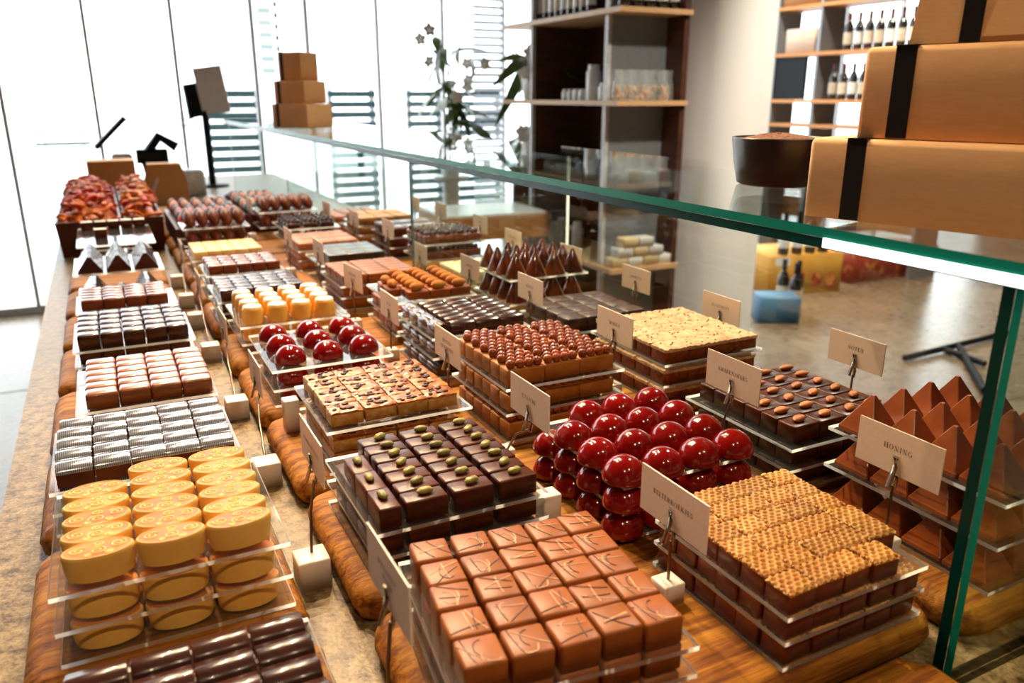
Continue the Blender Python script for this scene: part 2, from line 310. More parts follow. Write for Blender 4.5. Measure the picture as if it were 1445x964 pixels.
# ================================================================== THE ROOM
WY = 6.05
struct('floor', MB().box(-3.0, -3.0, -0.05, 9.5, WY, 0.0).mesh('floor', 'concrete'), 'polished brown concrete floor of the shop', cat='floor')
fl = bpy.data.objects['floor']
for (x0, y0, x1, y1) in ((-2.9, 4.40, -0.2, 4.41), (1.3, 2.1, 9.4, 2.108), (3.0, -2.9, 3.008, 6.0), (6.2, -2.9, 6.208, 6.0), (1.3, 4.6, 9.4, 4.608)):
    link('floor_joint', MB().box(x0, y0, 0.0, x1, y1, 0.0015).mesh('joint', 'dark_panel'), parent=fl)
struct('ceiling', MB().box(-3.0, -3.0, 3.25, 9.5, WY, 3.3).mesh('ceiling', 'ceiling_paint'), 'plain ceiling above the shop', cat='ceiling')
struct('wall_left', MB().box(-3.1, -3.0, 0, -3.0, WY, 3.25).mesh('wall', 'wall_paint'), 'plain side wall behind the counter', cat='wall')
struct('wall_right', MB().box(9.5, -3.0, 0, 9.6, WY, 3.25).mesh('wall', 'wall_paint'), 'plain side wall past the wine rack', cat='wall')
struct('wall_back', MB().box(-3.0, -3.1, 0, 9.5, -3.0, 3.25).mesh('wall', 'wall_paint'), 'plain wall at the back of the shop', cat='wall')
# window wall: panes between slim mullions
MULL = [-3.0, -2.08, -1.56, -1.03, -0.50, 0.02, 0.54, 1.055, 1.43, 1.95, 2.47, 2.99, 3.6, 4.4, 5.2, 6.0, 6.8, 7.6, 8.4, 9.5]
for i in range(len(MULL)-1):
    x0, x1 = MULL[i], MULL[i+1]
    w = struct('window_%d' % (i+1), MB().box(x0+0.012, WY+0.012, 0.05, x1-0.012, WY+0.022, 3.25).mesh('pane', 'pane'), 'tall clear shop window pane, %s from the left wall' % ('number '+str(i+1)), cat='window')
    link('mullion', MB().box(x1-0.012, WY, 0, x1+0.012, WY+0.05, 3.25).mesh('mullion', 'frame_grey'), parent=w)
    link('sill', MB().box(x0+0.012, WY, 0, x1-0.012, WY+0.05, 0.05).mesh('sill', 'frame_grey'), parent=w)

# ------------------------------------------------------------------ outdoors
struct('ground', MB().box(-60, WY+0.06, -0.12, 80, 90, -0.02).mesh('ground', 'paving'), 'pale paving of the square outside the windows', cat='ground')
def fence(x0, x1, label):
    e = empty('slat_fence', ((x0+x1)/2, 9.2, -0.02), 0, label, 'fence', 'slatted screens outside the windows')
    w = (x1-x0)/2
    sl = MB().box(-w, -0.02, 0, w, 0.02, 0.066).mesh('slat', 'slat_teal')
    for k in range(13): link('slat', sl, (0, 0, 0.06+k*0.112), parent=e)
    ps = MB().box(-0.03, 0.02, 0, 0.03, 0.07, 1.5).mesh('post', 'white_render')
    for s in (-1, 1): link('post', ps, (s*(w-0.03), 0, 0), parent=e)
fence(1.02, 1.62, 'dark slatted screen outdoors behind the black screen on its pole')
fence(2.35, 2.90, 'dark slatted screen outdoors right of the small brown boxes')
fence(3.28, 3.72, 'dark slatted screen outdoors left of the orchid leaves')
fence(3.84, 4.50, 'dark slatted screen outdoors behind the orchid leaves')
mat('far_window', (0.16, 0.20, 0.19), rough=0.5)
tw = empty('tower_building', (7.75, 40, -0.02), 0, 'pale distant tower with a column of small windows', 'building')
link('wall', MB().box(-2.2, 0, 0, 2.2, 5, 22).mesh('wall', 'white_render'), parent=tw)
wn = MB().box(-0.30, -0.06, 0, 0.30, 0.0, 0.26).mesh('window', 'far_window')
for k in range(12): link('window', wn, (-0.2, 0, 2.4+k*0.52), parent=tw)
def bench(x, y, label, paint):
    e = empty('park_bench', (x, y, -0.02), 0, label, 'bench', 'low benches outside')
    for k in range(3): link('seat_slat', MB().box(-0.7, -0.22+0.15*k, 0.38, 0.7, -0.10+0.15*k, 0.44).mesh('slat', paint), parent=e)
    link('beam', MB().box(-0.68, -0.20, 0.10, 0.68, 0.20, 0.18).mesh('beam', 'slat_teal'), parent=e)  # dark bar stands in for the shadow line under the seat
    for sx in (-0.5, 0.5): link('leg', MB().box(sx-0.05, -0.18, 0, sx+0.05, 0.18, 0.38).mesh('leg', 'white_render'), parent=e)
mat('bench_blue', (0.06, 0.16, 0.30), rough=0.6)
bench(-0.85, 26, 'low bench with blue slats far outside at the left', 'bench_blue')
bench(1.75, 40, 'low bench far outside above the till, left one', 'bench_blue')
bench(3.30, 40, 'low bench far outside above the till, right one', 'slat_teal')
# venetian blind beside the shelf unit
vb = empty('venetian_blind', (2.83, WY-0.06, 0.35), 0, 'pale venetian blind hanging behind the orchid plant', 'blind')
sl = MB().box(-0.14, -0.018, 0, 0.14, 0.018, 0.003).mesh('slat', 'blind_white')
for k in range(38): link('slat', sl, (0, 0, 0.05+k*0.055), (R_(50), 0, 0), parent=vb)
link('head_rail', MB().box(-0.15, -0.02, 2.14, 0.15, 0.02, 2.18).mesh('rail', 'blind_white'), parent=vb)
link('ladder_cord', MB().box(-0.10, -0.012, 0, -0.096, -0.008, 2.14).mesh('cord', 'blind_white'), parent=vb)
bc = empty('bead_chain', (1.21, WY-0.05, 1.6), 0, 'black beaded blind chain hanging in the window', 'chain')
bead = MB().ball((0, 0, 0), 0.012, 8, 6, sz=1.8).mesh('bead', 'black_plastic')
for k in range(22): link('bead', bead, (0, 0, 0.04+k*0.072), parent=bc)
link('cord', MB().tube([(0, 0, 0), (0, 0, 1.63)], 0.002, 6).mesh('cord', 'black_plastic'), parent=bc)

# ================================================================== COUNTER AND GLASS
cn = empty('display_counter', (0.43, 2.6, 0), 0, 'long sales counter with a speckled beige stone top', 'counter')
link('stone_top', MB().box(-0.60, -3.0, CT-0.04, 0.60, 3.0, CT).mesh('top', 'stone'), parent=cn)
link('body', MB().box(-0.56, -2.96, 0, 0.56, 2.96, CT-0.04).mesh('body', 'counter_body'), parent=cn)
SX0, SX1, SZ = 0.597, 1.0, 0.362; SH = 0.020
gl = empty('glass_guard', (0.8, 2.0, CT), 0, 'clear glass food guard with green edges along the counter', 'glass guard')
def pane(x0, y0, z0, x1, y1, z1, axis, mats, mi):   # one glass pane; mi: material per face (+X, -X, -Y, +Y, bottom, top)
    b = MB().box(x0-0.8, y0-2.0, z0, x1-0.8, y1-2.0, z1, side=1, axis=axis); b.m = list(mi); return b.mesh('pane', mats)
GM = ['shelf_glass', 'glass_edge', 'glass_edge_dark', 'acrylic_edge']
link('shelf_pane', pane(SX0, -0.3, SZ+0.0102, SX1+0.02, 4.5, SZ+SH, 'z', GM, (0, 1, 1, 1, 0, 0)), parent=gl)
link('shelf_pane', pane(SX0+0.001, -0.3, SZ, SX1+0.02, 4.5, SZ+0.0098, 'z', GM, (0, 2, 1, 1, 0, 0)), parent=gl)
for y in (0.35, 1.68, 3.01, 4.34):
    for s_, hw in ((-0.0055, 0.0035), (0.0035, 0.0050)):
        link('upright_pane', pane(SX0+0.004, y+s_-hw, 0, SX1-0.002, y+s_+hw, SZ, 'y', GM, (0, 1 if s_ < 0 else 2, 0, 0, 1, 0)), parent=gl)
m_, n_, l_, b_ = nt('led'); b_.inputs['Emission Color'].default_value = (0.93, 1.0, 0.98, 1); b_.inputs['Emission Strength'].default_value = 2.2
link('light_strip', MB().box(SX0-0.0016-0.8, -0.3-2.0, SZ+0.0015, SX0-0.8, 0.53-2.0, SZ+0.0105).mesh('strip', 'led'), parent=gl)  # added glowing band, stands in for a white reflection on the shelf edge
ys = [-0.3, 0.35, 1.68, 3.01, 4.34]
for a, b in zip(ys[:-1], ys[1:]):
    link('front_pane', pane(SX1, a+0.0015, 0, SX1+0.008, b-0.0015, SZ, 'x', GM, (0, 0, 3, 0, 1, 0)), parent=gl)

# ------------------------------------------------------------------ wooden boards, one per row and column block
def board(x0, x1, y0, y1, label, th=0.035):
    w, d = x1-x0, y1-y0; rnd = random.Random(int(x0*1000+y0*7777))
    r = 0.034; N = 10; rs = []
    outline = []
    for cx_, cy_, a0 in ((w/2-r, d/2-r, 0), (-w/2+r, d/2-r, 90), (-w/2+r, -d/2+r, 180), (w/2-r, -d/2+r, 270)):
        for k in range(N+1): a = R_(a0+90*k/N); outline.append((cx_, cy_, r*math.cos(a), r*math.sin(a)))
    ph = [rnd.uniform(-1, 1) for _ in outline]
    for inset, z in ((0.010, 0), (0.003, 0.006), (0.0, 0.016), (0.002, 0.024), (0.007, 0.031), (0.016, th), (0.034, th)):
        ring = []
        for i, (cx_, cy_, ex, ey) in enumerate(outline):
            k = (r-inset)/r; wob = 0.0015*math.sin(i*0.9+ph[0]*9+z*200)*(0 if inset > 0.03 else 1)
            ring.append((cx_+ex*k+wob, cy_+ey*k+wob, z))
        rs.append(ring)
    o = link('wooden_board', MB().rings(rs).mesh('board', 'wood'), ((x0+x1)/2, (y0+y1)/2, CT))
    tag(o, label, 'board', 'rough wooden boards on the counter')
ROW = lambda k: 0.655+0.265*(k-2)
UN_A = {1: 'dark bars at the bottom left', 2: 'cream oval chocolates', 3: 'silver striped bars', 4: 'glossy milk bars in four columns', 5: 'square dark bars', 6: 'low thin milk bars', 7: 'dark ridged prisms', 8: 'almost empty white dusted tray'}
UN_B = {1: 'drizzled squares and waffle tops', 2: 'pistachio squares and cherry domes', 3: 'nougat and malt balls', 4: 'nine red domes', 5: 'cream cups and dusted almonds', 6: 'shiny dark squares and plain milk bars', 7: 'five-column milk bars', 8: 'yellow cream blocks', 9: 'standing brown eggs', 10: 'foiled eggs'}
UN_D = {1: 'milk pyramids', 2: 'almond squares', 3: 'crispy cream-topped blocks', 4: 'rough dark slab', 5: 'tall glossy cones', 6: 'white blocks', 7: 'dark balls by the glass', 8: 'brown slab by the glass', 9: 'cream-topped slab by the glass'}
for k in range(1, 9): board(-0.118, 0.122, ROW(k)-0.005, ROW(k)+0.247, 'rough wooden board under the %s' % UN_A[k])
for k in range(1, 11): board(0.165, 0.655, ROW(k)-0.005 if k != 6 else 1.712, {5: 1.664, 10: 2.992}.get(k, ROW(k)+0.247), 'rough wooden board under the %s' % UN_B[k])
for k in range(1, 10): board(0.668, 0.935, ROW(k)-0.02 if k != 6 else 1.697, ROW(k)+0.232 if k != 5 else 1.664, 'rough wooden board under the %s' % UN_D[k])
board(0.165, 0.588, ROW(0)-0.005, 0.373, 'rough wooden board nearest the camera at the bottom edge')
board(0.668, 0.935, 0.09, 0.332, 'rough wooden board at the bottom right corner behind the glass')
BT = 0.035; TH = 0.0042

# ================================================================== TRAYS OF CHOCOLATES
SHEETS = {}
def sheet(x0, x1, y0, y1, z, cx, cy, rot, label):
    key = (round(x1-x0, 4), round(y1-y0, 4))
    if key not in SHEETS:
        w, d = key; SHEETS[key] = MB().box(-w/2, -d/2, 0, w/2, d/2, TH, side=1).mesh('sheet', ['acrylic', 'acrylic_edge'])
    o = link('acrylic_sheet', SHEETS[key], (cx, cy, CT+z), (0, 0, rot)); tag(o, label, 'tray', 'clear acrylic tier sheets')
def put(P, x, y, z, rz, label, group, kids=True):
    o = link(P['name'], P['mesh'], (x, y, CT+z), (0, 0, rz)); tag(o, label, P['cat'], group)
    if kids:
        for c in P.get('kids', ()):
            me = c[1]; me = me[random.randrange(len(me))] if isinstance(me, list) else me
            jr = c[4] if len(c) > 4 else 0
            link(c[0], me, c[2], (0, 0, c[3]+random.uniform(-jr, jr)), parent=o)
    return o
def tray(P, desc, group, x0, x1, y0, y1, nx, ny, zs, rot=0.0, turned=0, jit=0.0006, rj=0.02, lowkids=True, skip=(), sheets=True, mx=0.004, my=0.004, ext=(0.004, 0.004, 0.004, 0.004), desc_t=None, plain=None):
    cx, cy = (x0+x1)/2, (y0+y1)/2; c, s = math.cos(rot), math.sin(rot)
    W = lambda x, y: (cx+(x-cx)*c-(y-cy)*s, cy+(x-cx)*s+(y-cy)*c)
    nt_ = len(zs)
    tn = {1: ['only'], 2: ['lower', 'top'], 3: ['bottom', 'middle', 'top']}[nt_]
    xl = x0+mx
    if turned: xl = x0+mx+P['tw']
    dx = (x1-mx-xl)/nx; dy = (y1-y0-2*my)/ny
    for t, z in enumerate(zs):
        if sheets:
            sx, sy = W((x0-ext[0]+x1+ext[1])/2, (y0-ext[2]+y1+ext[3])/2)
            sheet(x0-ext[0], x1+ext[1], y0-ext[2], y1+ext[3], z, sx, sy, rot, 'clear acrylic sheet under the %s tier of %s' % (tn[t], group))
        zz = z+(TH if sheets else 0); top = t == nt_-1
        for j in range(ny):
            for i in range(nx):
                if top and (i, j) in skip: continue
                if not top and not (j == 0 or i == 0 and not turned or i == nx-1): continue
                px, py = W(xl+dx*(i+0.5)+random.uniform(-jit, jit), y0+my+dy*(j+0.5)+random.uniform(-jit, jit))
                lab = '%s, %s from left, %s row from front' % (desc, ORD[i+1], ORD[j+1])
                if nt_ > 1: lab += ', %s tier' % tn[t]
                put(P, px, py, zz, rot+random.uniform(-rj, rj), lab, group, kids=top or lowkids)
        if turned:
            dd = (y1-y0-2*my)/turned
            for j in range(turned):
                if top and ('t', j) in skip: continue
                px, py = W(x0+mx+P['tw']*0.5-0.001, y0+my+dd*(j+0.5))
                put(P, px, py, zz, rot+math.pi/2+random.uniform(-rj, rj), '%s set sideways, %s from front on left edge, %s tier' % (desc_t or desc, ORD[j+1], tn[t]), group, kids=top or lowkids)

def proto(name, mesh, cat='chocolate', kids=(), **k): return dict(name=name, mesh=mesh, cat=cat, kids=list(kids), **k)

# --- toppings
def pist_mesh(s):
    rnd = random.Random(s); b = MB(); b.ball((0, 0, 0.0036), 0.0066, 12, 8, sx=1.32, sy=0.76, sz=0.60)
    b.v = [(x*(1+rnd.uniform(-.08, .08)), y*(1+rnd.uniform(-.1, .1))-(0.0009 if abs(x) < 0.002 and y > 0 else 0), z-(0.0010 if abs(y) < 0.0009 and z > 0.004 else 0)) for x, y, z in b.v]
    return b.mesh('pistachio', 'pistachio')
PIST = [pist_mesh(i) for i in range(4)]
def almond_mesh(s, m, L=0.021, Wd=0.0115, Hh=0.0075):
    rnd = random.Random(s); b = MB(); n, k = 12, 10; rs = []
    for i in range(k+1):
        t = i/k; w = math.sin(math.pi*t)**0.65*(1-0.35*t)*Wd/2*1.18; w = max(w, 0.0003)
        rs.append([(-L/2+L*t, w*math.cos(2*math.pi*q/n), Hh*0.42+w*(Hh/Wd)*math.sin(2*math.pi*q/n)) for q in range(n)])
    b.rings(rs); b.v = [(x, y+rnd.uniform(-.0001, .0001), max(z, 0)) for x, y, z in b.v]; return b.mesh('almond', m)
ALM = [almond_mesh(i, 'almond', 0.0235+0.0012*i, 0.0132+0.0006*(i % 2), 0.0085) for i in range(4)]
CALM = [almond_mesh(i, 'cocoa_almond', 0.036, 0.0212, 0.0185) for i in range(3)]
def drizzle(s, w, h, m, nl):
    rnd = random.Random(s); b = MB()
    for q in range(nl):
        if rnd.random() < 0.65:
            a = rnd.uniform(0, math.pi); off = rnd.uniform(-w*0.28, w*0.28); d = Vector((math.cos(a), math.sin(a))); nn = Vector((-d.y, d.x))*off; pts = []
            for k in range(9):
                t = (k/8-0.5)*w*1.4; p = nn+d*t+Vector((-d.y, d.x))*0.0015*math.sin(k*0.5)
                if max(abs(p.x), abs(p.y)) < w*0.485: pts.append((p.x, p.y, h))
        else:
            ra = rnd.uniform(w*0.18, w*0.34); cx_, cy_ = rnd.uniform(-w*.2, w*.2), rnd.uniform(-w*.25, w*.1); a0 = rnd.uniform(0, 6); pts = []
            for k in range(12):
                a = a0+k*0.28; p = (cx_+ra*0.7*math.cos(a), cy_+ra*1.1*math.sin(a))
                if max(abs(p[0]), abs(p[1])) < w*0.46: pts.append((p[0], p[1], h))
        if len(pts) > 2: b.tube(pts, 0.00055, 5, flat=0.5)
    if not b.v: b.tube([(-w*.3, 0, h), (w*.3, 0.002, h)], 0.00055, 5)
    return b.mesh('drizzle', m)
def wafer(s, w):
    rnd = random.Random(s); n = 42; b = MB(); vs = []; fs = []
    a1, a2 = rnd.uniform(-.05, .05), rnd.uniform(0, 1); ph = rnd.uniform(0, 6)
    for j in range(n+1):
        for i in range(n+1):
            x = (i/n-0.5)*w; y = (j/n-0.5)*w
            L = 0.0076; q = x/L; p = y/0.0054; row = math.floor(p); qq = q+0.5*(row % 2)
            fx = abs(qq-round(qq)); fy = abs(p-row-0.5)
            hgt = 0.0025-0.0019*min(1, max(0, (0.215-(fx*fx*1.5+fy*fy*1.1))/0.09))
            hgt += 0.0006*math.sin(x*180+ph)*math.cos(y*150+ph)+rnd.uniform(-.00006, .00006)
            e = max(abs(x), abs(y))/(w/2)
            if e > 0.9: hgt -= 0.0012*(e-0.9)*10
            k = 1+0.035*math.sin(j*1.3+ph)+0.03*math.cos(i*1.1+ph) if e > 0.93 else 1
            vs.append((x*k, y*k, hgt))
    for j in range(n):
        for i in range(n): a = j*(n+1)+i; fs.append((a, a+1, a+n+2, a+n+1))
    b.add(vs, fs, 0, True)
    rim = [i for i in range(n+1)]+[(j+1)*(n+1)-1 for j in range(1, n+1)]+[n*(n+1)+i for i in range(n-1, -1, -1)]+[j*(n+1) for j in range(n-1, 0, -1)]
    top = [vs[i] for i in rim]; b.rings([[(x, y, -0.0012) for x, y, z in top], top], 0, True, cap=False)
    b.v = [(x*1.07, y*0.945, z) for x, y, z in b.v]
    return b.mesh('wafer_top', 'wafer')
def lumps(s, w, d, h, m, n, r0, r1, sz=0.5):
    rnd = random.Random(s); b = MB()
    for q in range(n):
        r = rnd.uniform(r0, r1); b.ball((rnd.uniform(-w/2+r, w/2-r), rnd.uniform(-d/2+r, d/2-r), h), r, 7, 4, sx=rnd.uniform(.8, 1.9), sy=rnd.uniform(.7, 1.3), sz=sz)
    return b.mesh('lumps', m)
def bumpy_top(s, w, d, amp, th, mats, sc=1.0, n=10, over=0.0):
    rnd = random.Random(s); vs = []; fs = []; b = MB()
    for j in range(n+1):
        for i in range(n+1):
            x = (i/n-0.5)*(w+over); y = (j/n-0.5)*(d+over); e = max(abs(i/n-0.5), abs(j/n-0.5))*2
            vs.append((x, y, th+rnd.uniform(-amp, amp)-(amp*1.2 if e > 0.97 else 0)))
    for j in range(n):
        for i in range(n): a = j*(n+1)+i; fs.append((a, a+1, a+n+2, a+n+1))
    b.add(vs, fs, 0, True)
    rim = [i for i in range(n+1)]+[(j+1)*(n+1)-1 for j in range(1, n+1)]+[n*(n+1)+i for i in range(n-1, -1, -1)]+[j*(n+1) for j in range(n-1, 0, -1)]
    top = [vs[i] for i in rim]; b.rings([[(x*0.985, y*0.985, rnd.uniform(-amp, 0)) for x, y, z in top], top], 0, True, cap=False)
    return b.mesh('top', mats)

# --- column A ------------------------------------------------------
def ridged_bar(w, d, h, m):
    prof = []
    for k in range(9):
        t = k/8; y = -d/2+d*t; prof.append((y, h*(0.72+0.28*math.sin(math.pi*min(1, t*1.15)))))
    b = MB(); rs = []
    for x in (-w/2, -w/2+0.0015, w/2-0.0015, w/2):
        k = 0.97 if abs(x) == w/2 else 1
        rs.append([(x, -d/2*k, 0)]+[(x, y*k, z*k) for y, z in prof]+[(x, d/2*k, 0)])
    b.rings(rs); return b.mesh('body', m)
p = proto('dark_chocolate_bar', ridged_bar(0.0425, 0.0275, 0.022, 'dark_choc_glossy'))
tray(p, 'dark glossy bar', 'dark bars at the bottom left', -0.080, 0.104, 0.445, 0.603, 4, 5, [BT, 0.062], lowkids=False)

def oval():
    b = MB(); a, c, h = 0.0290, 0.0162, 0.024; n = 40
    prof = [(0.90, 0), (0.95, 0.004), (1.0, h-0.003), (0.99, h-0.0008), (0.96, h)]
    rs = [[(a*k*math.cos(2*math.pi*q/n), c*k*math.sin(2*math.pi*q/n), z) for q in range(n)] for k, z in prof]
    b.rings(rs, 0, True, cap=False); b.add(rs[0], [tuple(reversed(range(n)))]); b.add(rs[-1], [tuple(range(n))], 1)
    return b.mesh('body', ['cream', 'oval_top'])
def swirl(s):
    rnd = random.Random(s); b = MB(); h = 0.0241; a, c = 0.0272, 0.0148
    for cx_, cy_, r, d, a0 in ((-0.016, 0.001, 0.0070, 1, 0.5), (0.0, -0.004, 0.0072, -1, 2.0), (0.0005, 0.0075, 0.0052, 1, 4.0), (0.016, 0.002, 0.0070, -1, 1.0), (-0.0075, -0.0098, 0.0030, 1, 0), (0.0095, -0.0090, 0.0038, 1, 3)):
        pts = []; a0 += s*0.7
        for k in range(26):
            t = k/25; an = a0+d*t*2*math.pi*1.6; rr = r*(1-0.82*t); x, y = cx_+rr*math.cos(an), cy_+rr*0.85*math.sin(an)
            if (x/a)**2+(y/c)**2 < 1: pts.append((x, y, h))
        if len(pts) > 3: b.tube(pts, 0.00095, 5, flat=0.5)
    b.tube([(a*math.cos(2*math.pi*k/36), c*math.sin(2*math.pi*k/36), h) for k in range(37)], 0.0006, 5, flat=0.5)
    return b.mesh('swirl', 'oval_ridge')
SW = [swirl(i) for i in range(4)]
p = proto('oval_chocolate', oval(), kids=[('swirl_relief', SW, (0, 0, 0), 0)])
tray(p, 'cream oval chocolate with embossed swirls', 'cream oval chocolates', -0.083, 0.106, 0.677, 0.868, 3, 6, [BT, 0.066, 0.100], skip={(0, 5)}, rj=0.05, jit=0.001, lowkids=False, mx=0.006)

def striped():
    w, d, h = 0.0365, 0.0290, 0.024; b = MB(); rs = []; prof = []
    for k in range(9): a = math.pi*k/8; prof.append((-d/2*math.cos(a)*0.99, h*0.62+h*0.38*math.sin(a)))
    for x, k in ((-w/2, 0.9), (-w/2+0.003, 1), (w/2-0.003, 1), (w/2, 0.9)): rs.append([(x, y, 0.6*h+(z-0.6*h)*k) for y, z in prof])
    b.rings(rs, 1, True, cap=False, closed=False)
    for rr in (rs[0], rs[-1]): b.add(rr, [tuple(range(9))], 1)
    b.box(-w/2, -d/2, 0, w/2, d/2, h*0.62, 0)
    return b.mesh('body', ['dark_choc', 'silver_stripe'])
p = proto('striped_chocolate_bar', striped())
tray(p, 'dark bar with silver striped top', 'silver striped bars', -0.094, 0.102, 0.917, 1.090, 5, 5, [BT, 0.060, 0.085], jit=0.001)

p = proto('milk_chocolate_bar', rbox(0.0405, 0.0275, 0.021, 0.0042, 'milk_choc_shiny', seg=3, crown=0.001))
tray(p, 'glossy milk chocolate bar', 'milk bars in four columns', -0.062, 0.103, 1.160, 1.342, 4, 6, [BT, 0.060, 0.085], ext=(0.014, 0.004, 0.006, 0.004), mx=0.0)
p = proto('dark_chocolate_bar', rbox(0.0335, 0.0300, 0.024, 0.0030, 'dark_choc_glossy', seg=2))
tray(p, 'smooth square-edged dark chocolate', 'square dark bars', -0.080, 0.104, 1.452, 1.640, 5, 5, [BT, 0.062, 0.088])
p = proto('milk_chocolate_bar', rbox(0.0395, 0.0245, 0.021, 0.0035, 'milk_choc_deep', seg=2))
tray(p, 'thin milk chocolate bar', 'low thin milk bars', -0.078, 0.092, 1.742, 1.880, 4, 5, [BT, 0.061, 0.086], ext=(0.006, 0.012, 0.008, 0.006))
def prism():
    b = MB(); w, d, h = 0.052, 0.062, 0.036; rs = [[(-w/2, y, 0), (-w/2, y, 0.004), (-0.004, y, h), (0.004, y, h), (w/2, y, 0.004), (w/2, y, 0)] for y in (-d/2, d/2)]
    b.rings(rs, 0, False); return b.mesh('body', 'dark_choc_glossy')
rid = MB().box(-0.0042, -0.031, 0.0355, 0.0042, 0.031, 0.0368).mesh('ridge', 'foil_blue')
p = proto('prism_chocolate', prism(), kids=[('silver_ridge', rid, (0, 0, 0), 0)])
tray(p, 'dark triangular prism chocolate', 'dark ridged prisms', -0.086, 0.096, 2.005, 2.215, 3, 3, [BT, 0.110], lowkids=False)
p = proto('dusted_chocolate', rbox(0.033, 0.030, 0.024, 0.003, ['dark_choc', 'white_powder'], topslot=True))
tray(p, 'white dusted dark square', 'white dusted squares', -0.086, 0.104, 2.43, 2.77, 5, 8, [BT, 0.105], lowkids=False,
     skip={(i, j) for i in range(5) for j in range(7)}-{(1, 3)})

# --- column B ------------------------------------------------------
wd = 0.0335
p = proto('drizzled_praline', rbox(wd, wd, 0.023, 0.0026, 'milk_choc_pale', seg=2),
          kids=[('white_drizzle', [drizzle(i, wd, 0.0232, 'drizzle_white', 2) for i in range(9)], (0, 0, 0), 0), ('dark_drizzle', [drizzle(40+i, wd, 0.0233, 'drizzle_dark', 2) for i in range(7)], (0, 0, 0), 0)])
tray(p, 'drizzled milk chocolate square', 'drizzled squares', 0.186, 0.374, 0.414, 0.600, 5, 5, [BT, 0.061, 0.087], rot=R_(-7), jit=0.0012, rj=0.05, lowkids=False)
pw, pd = 0.0455, 0.0235
p = proto('pistachio_praline', rbox(pw, pd, 0.0215, 0.0026, 'dark_choc', seg=3), kids=[('pistachio', PIST, (0.002, 0.001, 0.0212), 0.35, 0.5)], tw=0.0265)
tray(p, 'dark pistachio praline', 'pistachio squares', 0.192, 0.378, 0.670, 0.852, 3, 7, [BT, 0.062, 0.089], turned=4, jit=0.001, rj=0.03, lowkids=False, skip={('t', 3)})
NT = [bumpy_top(i, 0.042, 0.031, 0.0011, 0.004, 'nougat_top', n=9) for i in range(4)]
DF = [lumps(60+i, 0.040, 0.029, 0.0155+0.0042, 'dried_fruit', 9, 0.0018, 0.0042, 0.40) for i in range(5)]
nb = rbox(0.042, 0.031, 0.0158, 0.001, 'nougat', jit=0.0003)
p = proto('nougat_piece', nb, cat='nougat', kids=[('glazed_top', NT, (0, 0, 0.0152), 0), ('dried_fruit', DF, (0, 0, 0), 0)])
tray(p, 'fruit nougat piece', 'nougat pieces', 0.214, 0.396, 0.934, 1.108, 4, 5, [BT, 0.056, 0.091], jit=0.001, rj=0.04, lowkids=True, ext=(0.006, 0.012, 0.008, 0.006))

def dome(r, h):
    b = MB(); pf = [(r*0.95, 0), (r*0.99, h*0.03), (r, h*0.08)]
    for k in range(1, 11): a = R_(k*89.0/10.0); pf.append((r*math.cos(a), h*0.08+h*0.92*math.sin(a)))
    b.lathe(pf, 28); return b.mesh('shell', 'red_glaze')
rimm = MB().lathe([(0.0195, 0.0), (0.0205, 0.0006), (0.0205, 0.0022), (0.0190, 0.0026)], 28).mesh('rim', 'dome_base')
p = proto('cherry_dome', dome(0.0250, 0.0265), kids=[('base_rim', rimm, (0, 0, 0), 0)])
tray(p, 'red dome on three-by-three tray', 'nine red domes', 0.196, 0.382, 1.198, 1.405, 3, 3, [BT, 0.060, 0.091], jit=0.003, lowkids=False)
def cup():
    b = MB(); b.lathe([(0.0205, 0), (0.0208, 0.004), (0.0185, 0.024), (0.0172, 0.0285), (0.0150, 0.0300), (0.0005, 0.0306)], 22); return b.mesh('shell', 'cup_cream')
disc = MB().lathe([(0.0166, 0.0289), (0.0163, 0.0307), (0.0005, 0.0315)], 22).mesh('lid', 'white_powder')  # white disc paints the window sheen onto the cup tops
p = proto('cream_cup', cup(), kids=[('white_lid', disc, (0, 0, 0), 0)])
tray(p, 'round yellow cream cup', 'yellow cream cups', 0.190, 0.372, 1.462, 1.640, 4, 4, [0.062, 0.094], rj=0.3, ext=(0.004, 0.016, 0.006, 0.004), mx=0.002)
p = proto('dark_square', rbox(0.0335, 0.0310, 0.022, 0.0035, 'dark_choc_glossy', seg=2, jit=0.0004))
tray(p, 'shiny dark chocolate square', 'shiny dark squares', 0.182, 0.362, 1.704, 1.872, 5, 5, [BT, 0.062, 0.086], jit=0.001)
p = proto('milk_chocolate_bar', rbox(0.0325, 0.0310, 0.021, 0.0038, 'milk_choc_deep', seg=2))
tray(p, 'milk bar beside cream blocks', 'five-column milk bars', 0.190, 0.366, 1.972, 2.118, 5, 4, [BT, 0.062, 0.088])
p = proto('cream_block', rbox(0.0345, 0.0510, 0.022, 0.0020, 'pale_cream', seg=2))
tray(p, 'pale yellow cream block', 'yellow cream blocks', 0.186, 0.372, 2.250, 2.425, 5, 3, [BT, 0.074])
def egg(m, r=0.0165, L=0.034):
    b = MB(); b.ball((0, 0, 0), r, 14, 10, sx=1.0, sy=L/r*0.95, sz=1.0, T=Matrix.Translation((0, 0, 0.030)) @ Matrix.Rotation(R_(28), 4, 'X')); zm = min(v[2] for v in b.v); b.v = [(x, y, z-zm) for x, y, z in b.v]; return b.mesh('shell', m)
p = proto('chocolate_egg', egg('foil_brown', 0.0175, 0.040))
tray(p, 'brown chocolate egg', 'brown eggs left of the teal ones', 0.192, 0.376, 2.520, 2.66, 5, 2, [0.070, 0.120], jit=0.001)
FO = ['foil_red', 'foil_blue', 'foil_red', 'foil_teal', 'foil_brown', 'foil_orange', 'foil_red', 'foil_blue']
CN = {'foil_red': 'red', 'foil_blue': 'dark blue', 'foil_teal': 'teal', 'foil_brown': 'brown', 'foil_orange': 'orange', 'foil_green': 'green'}
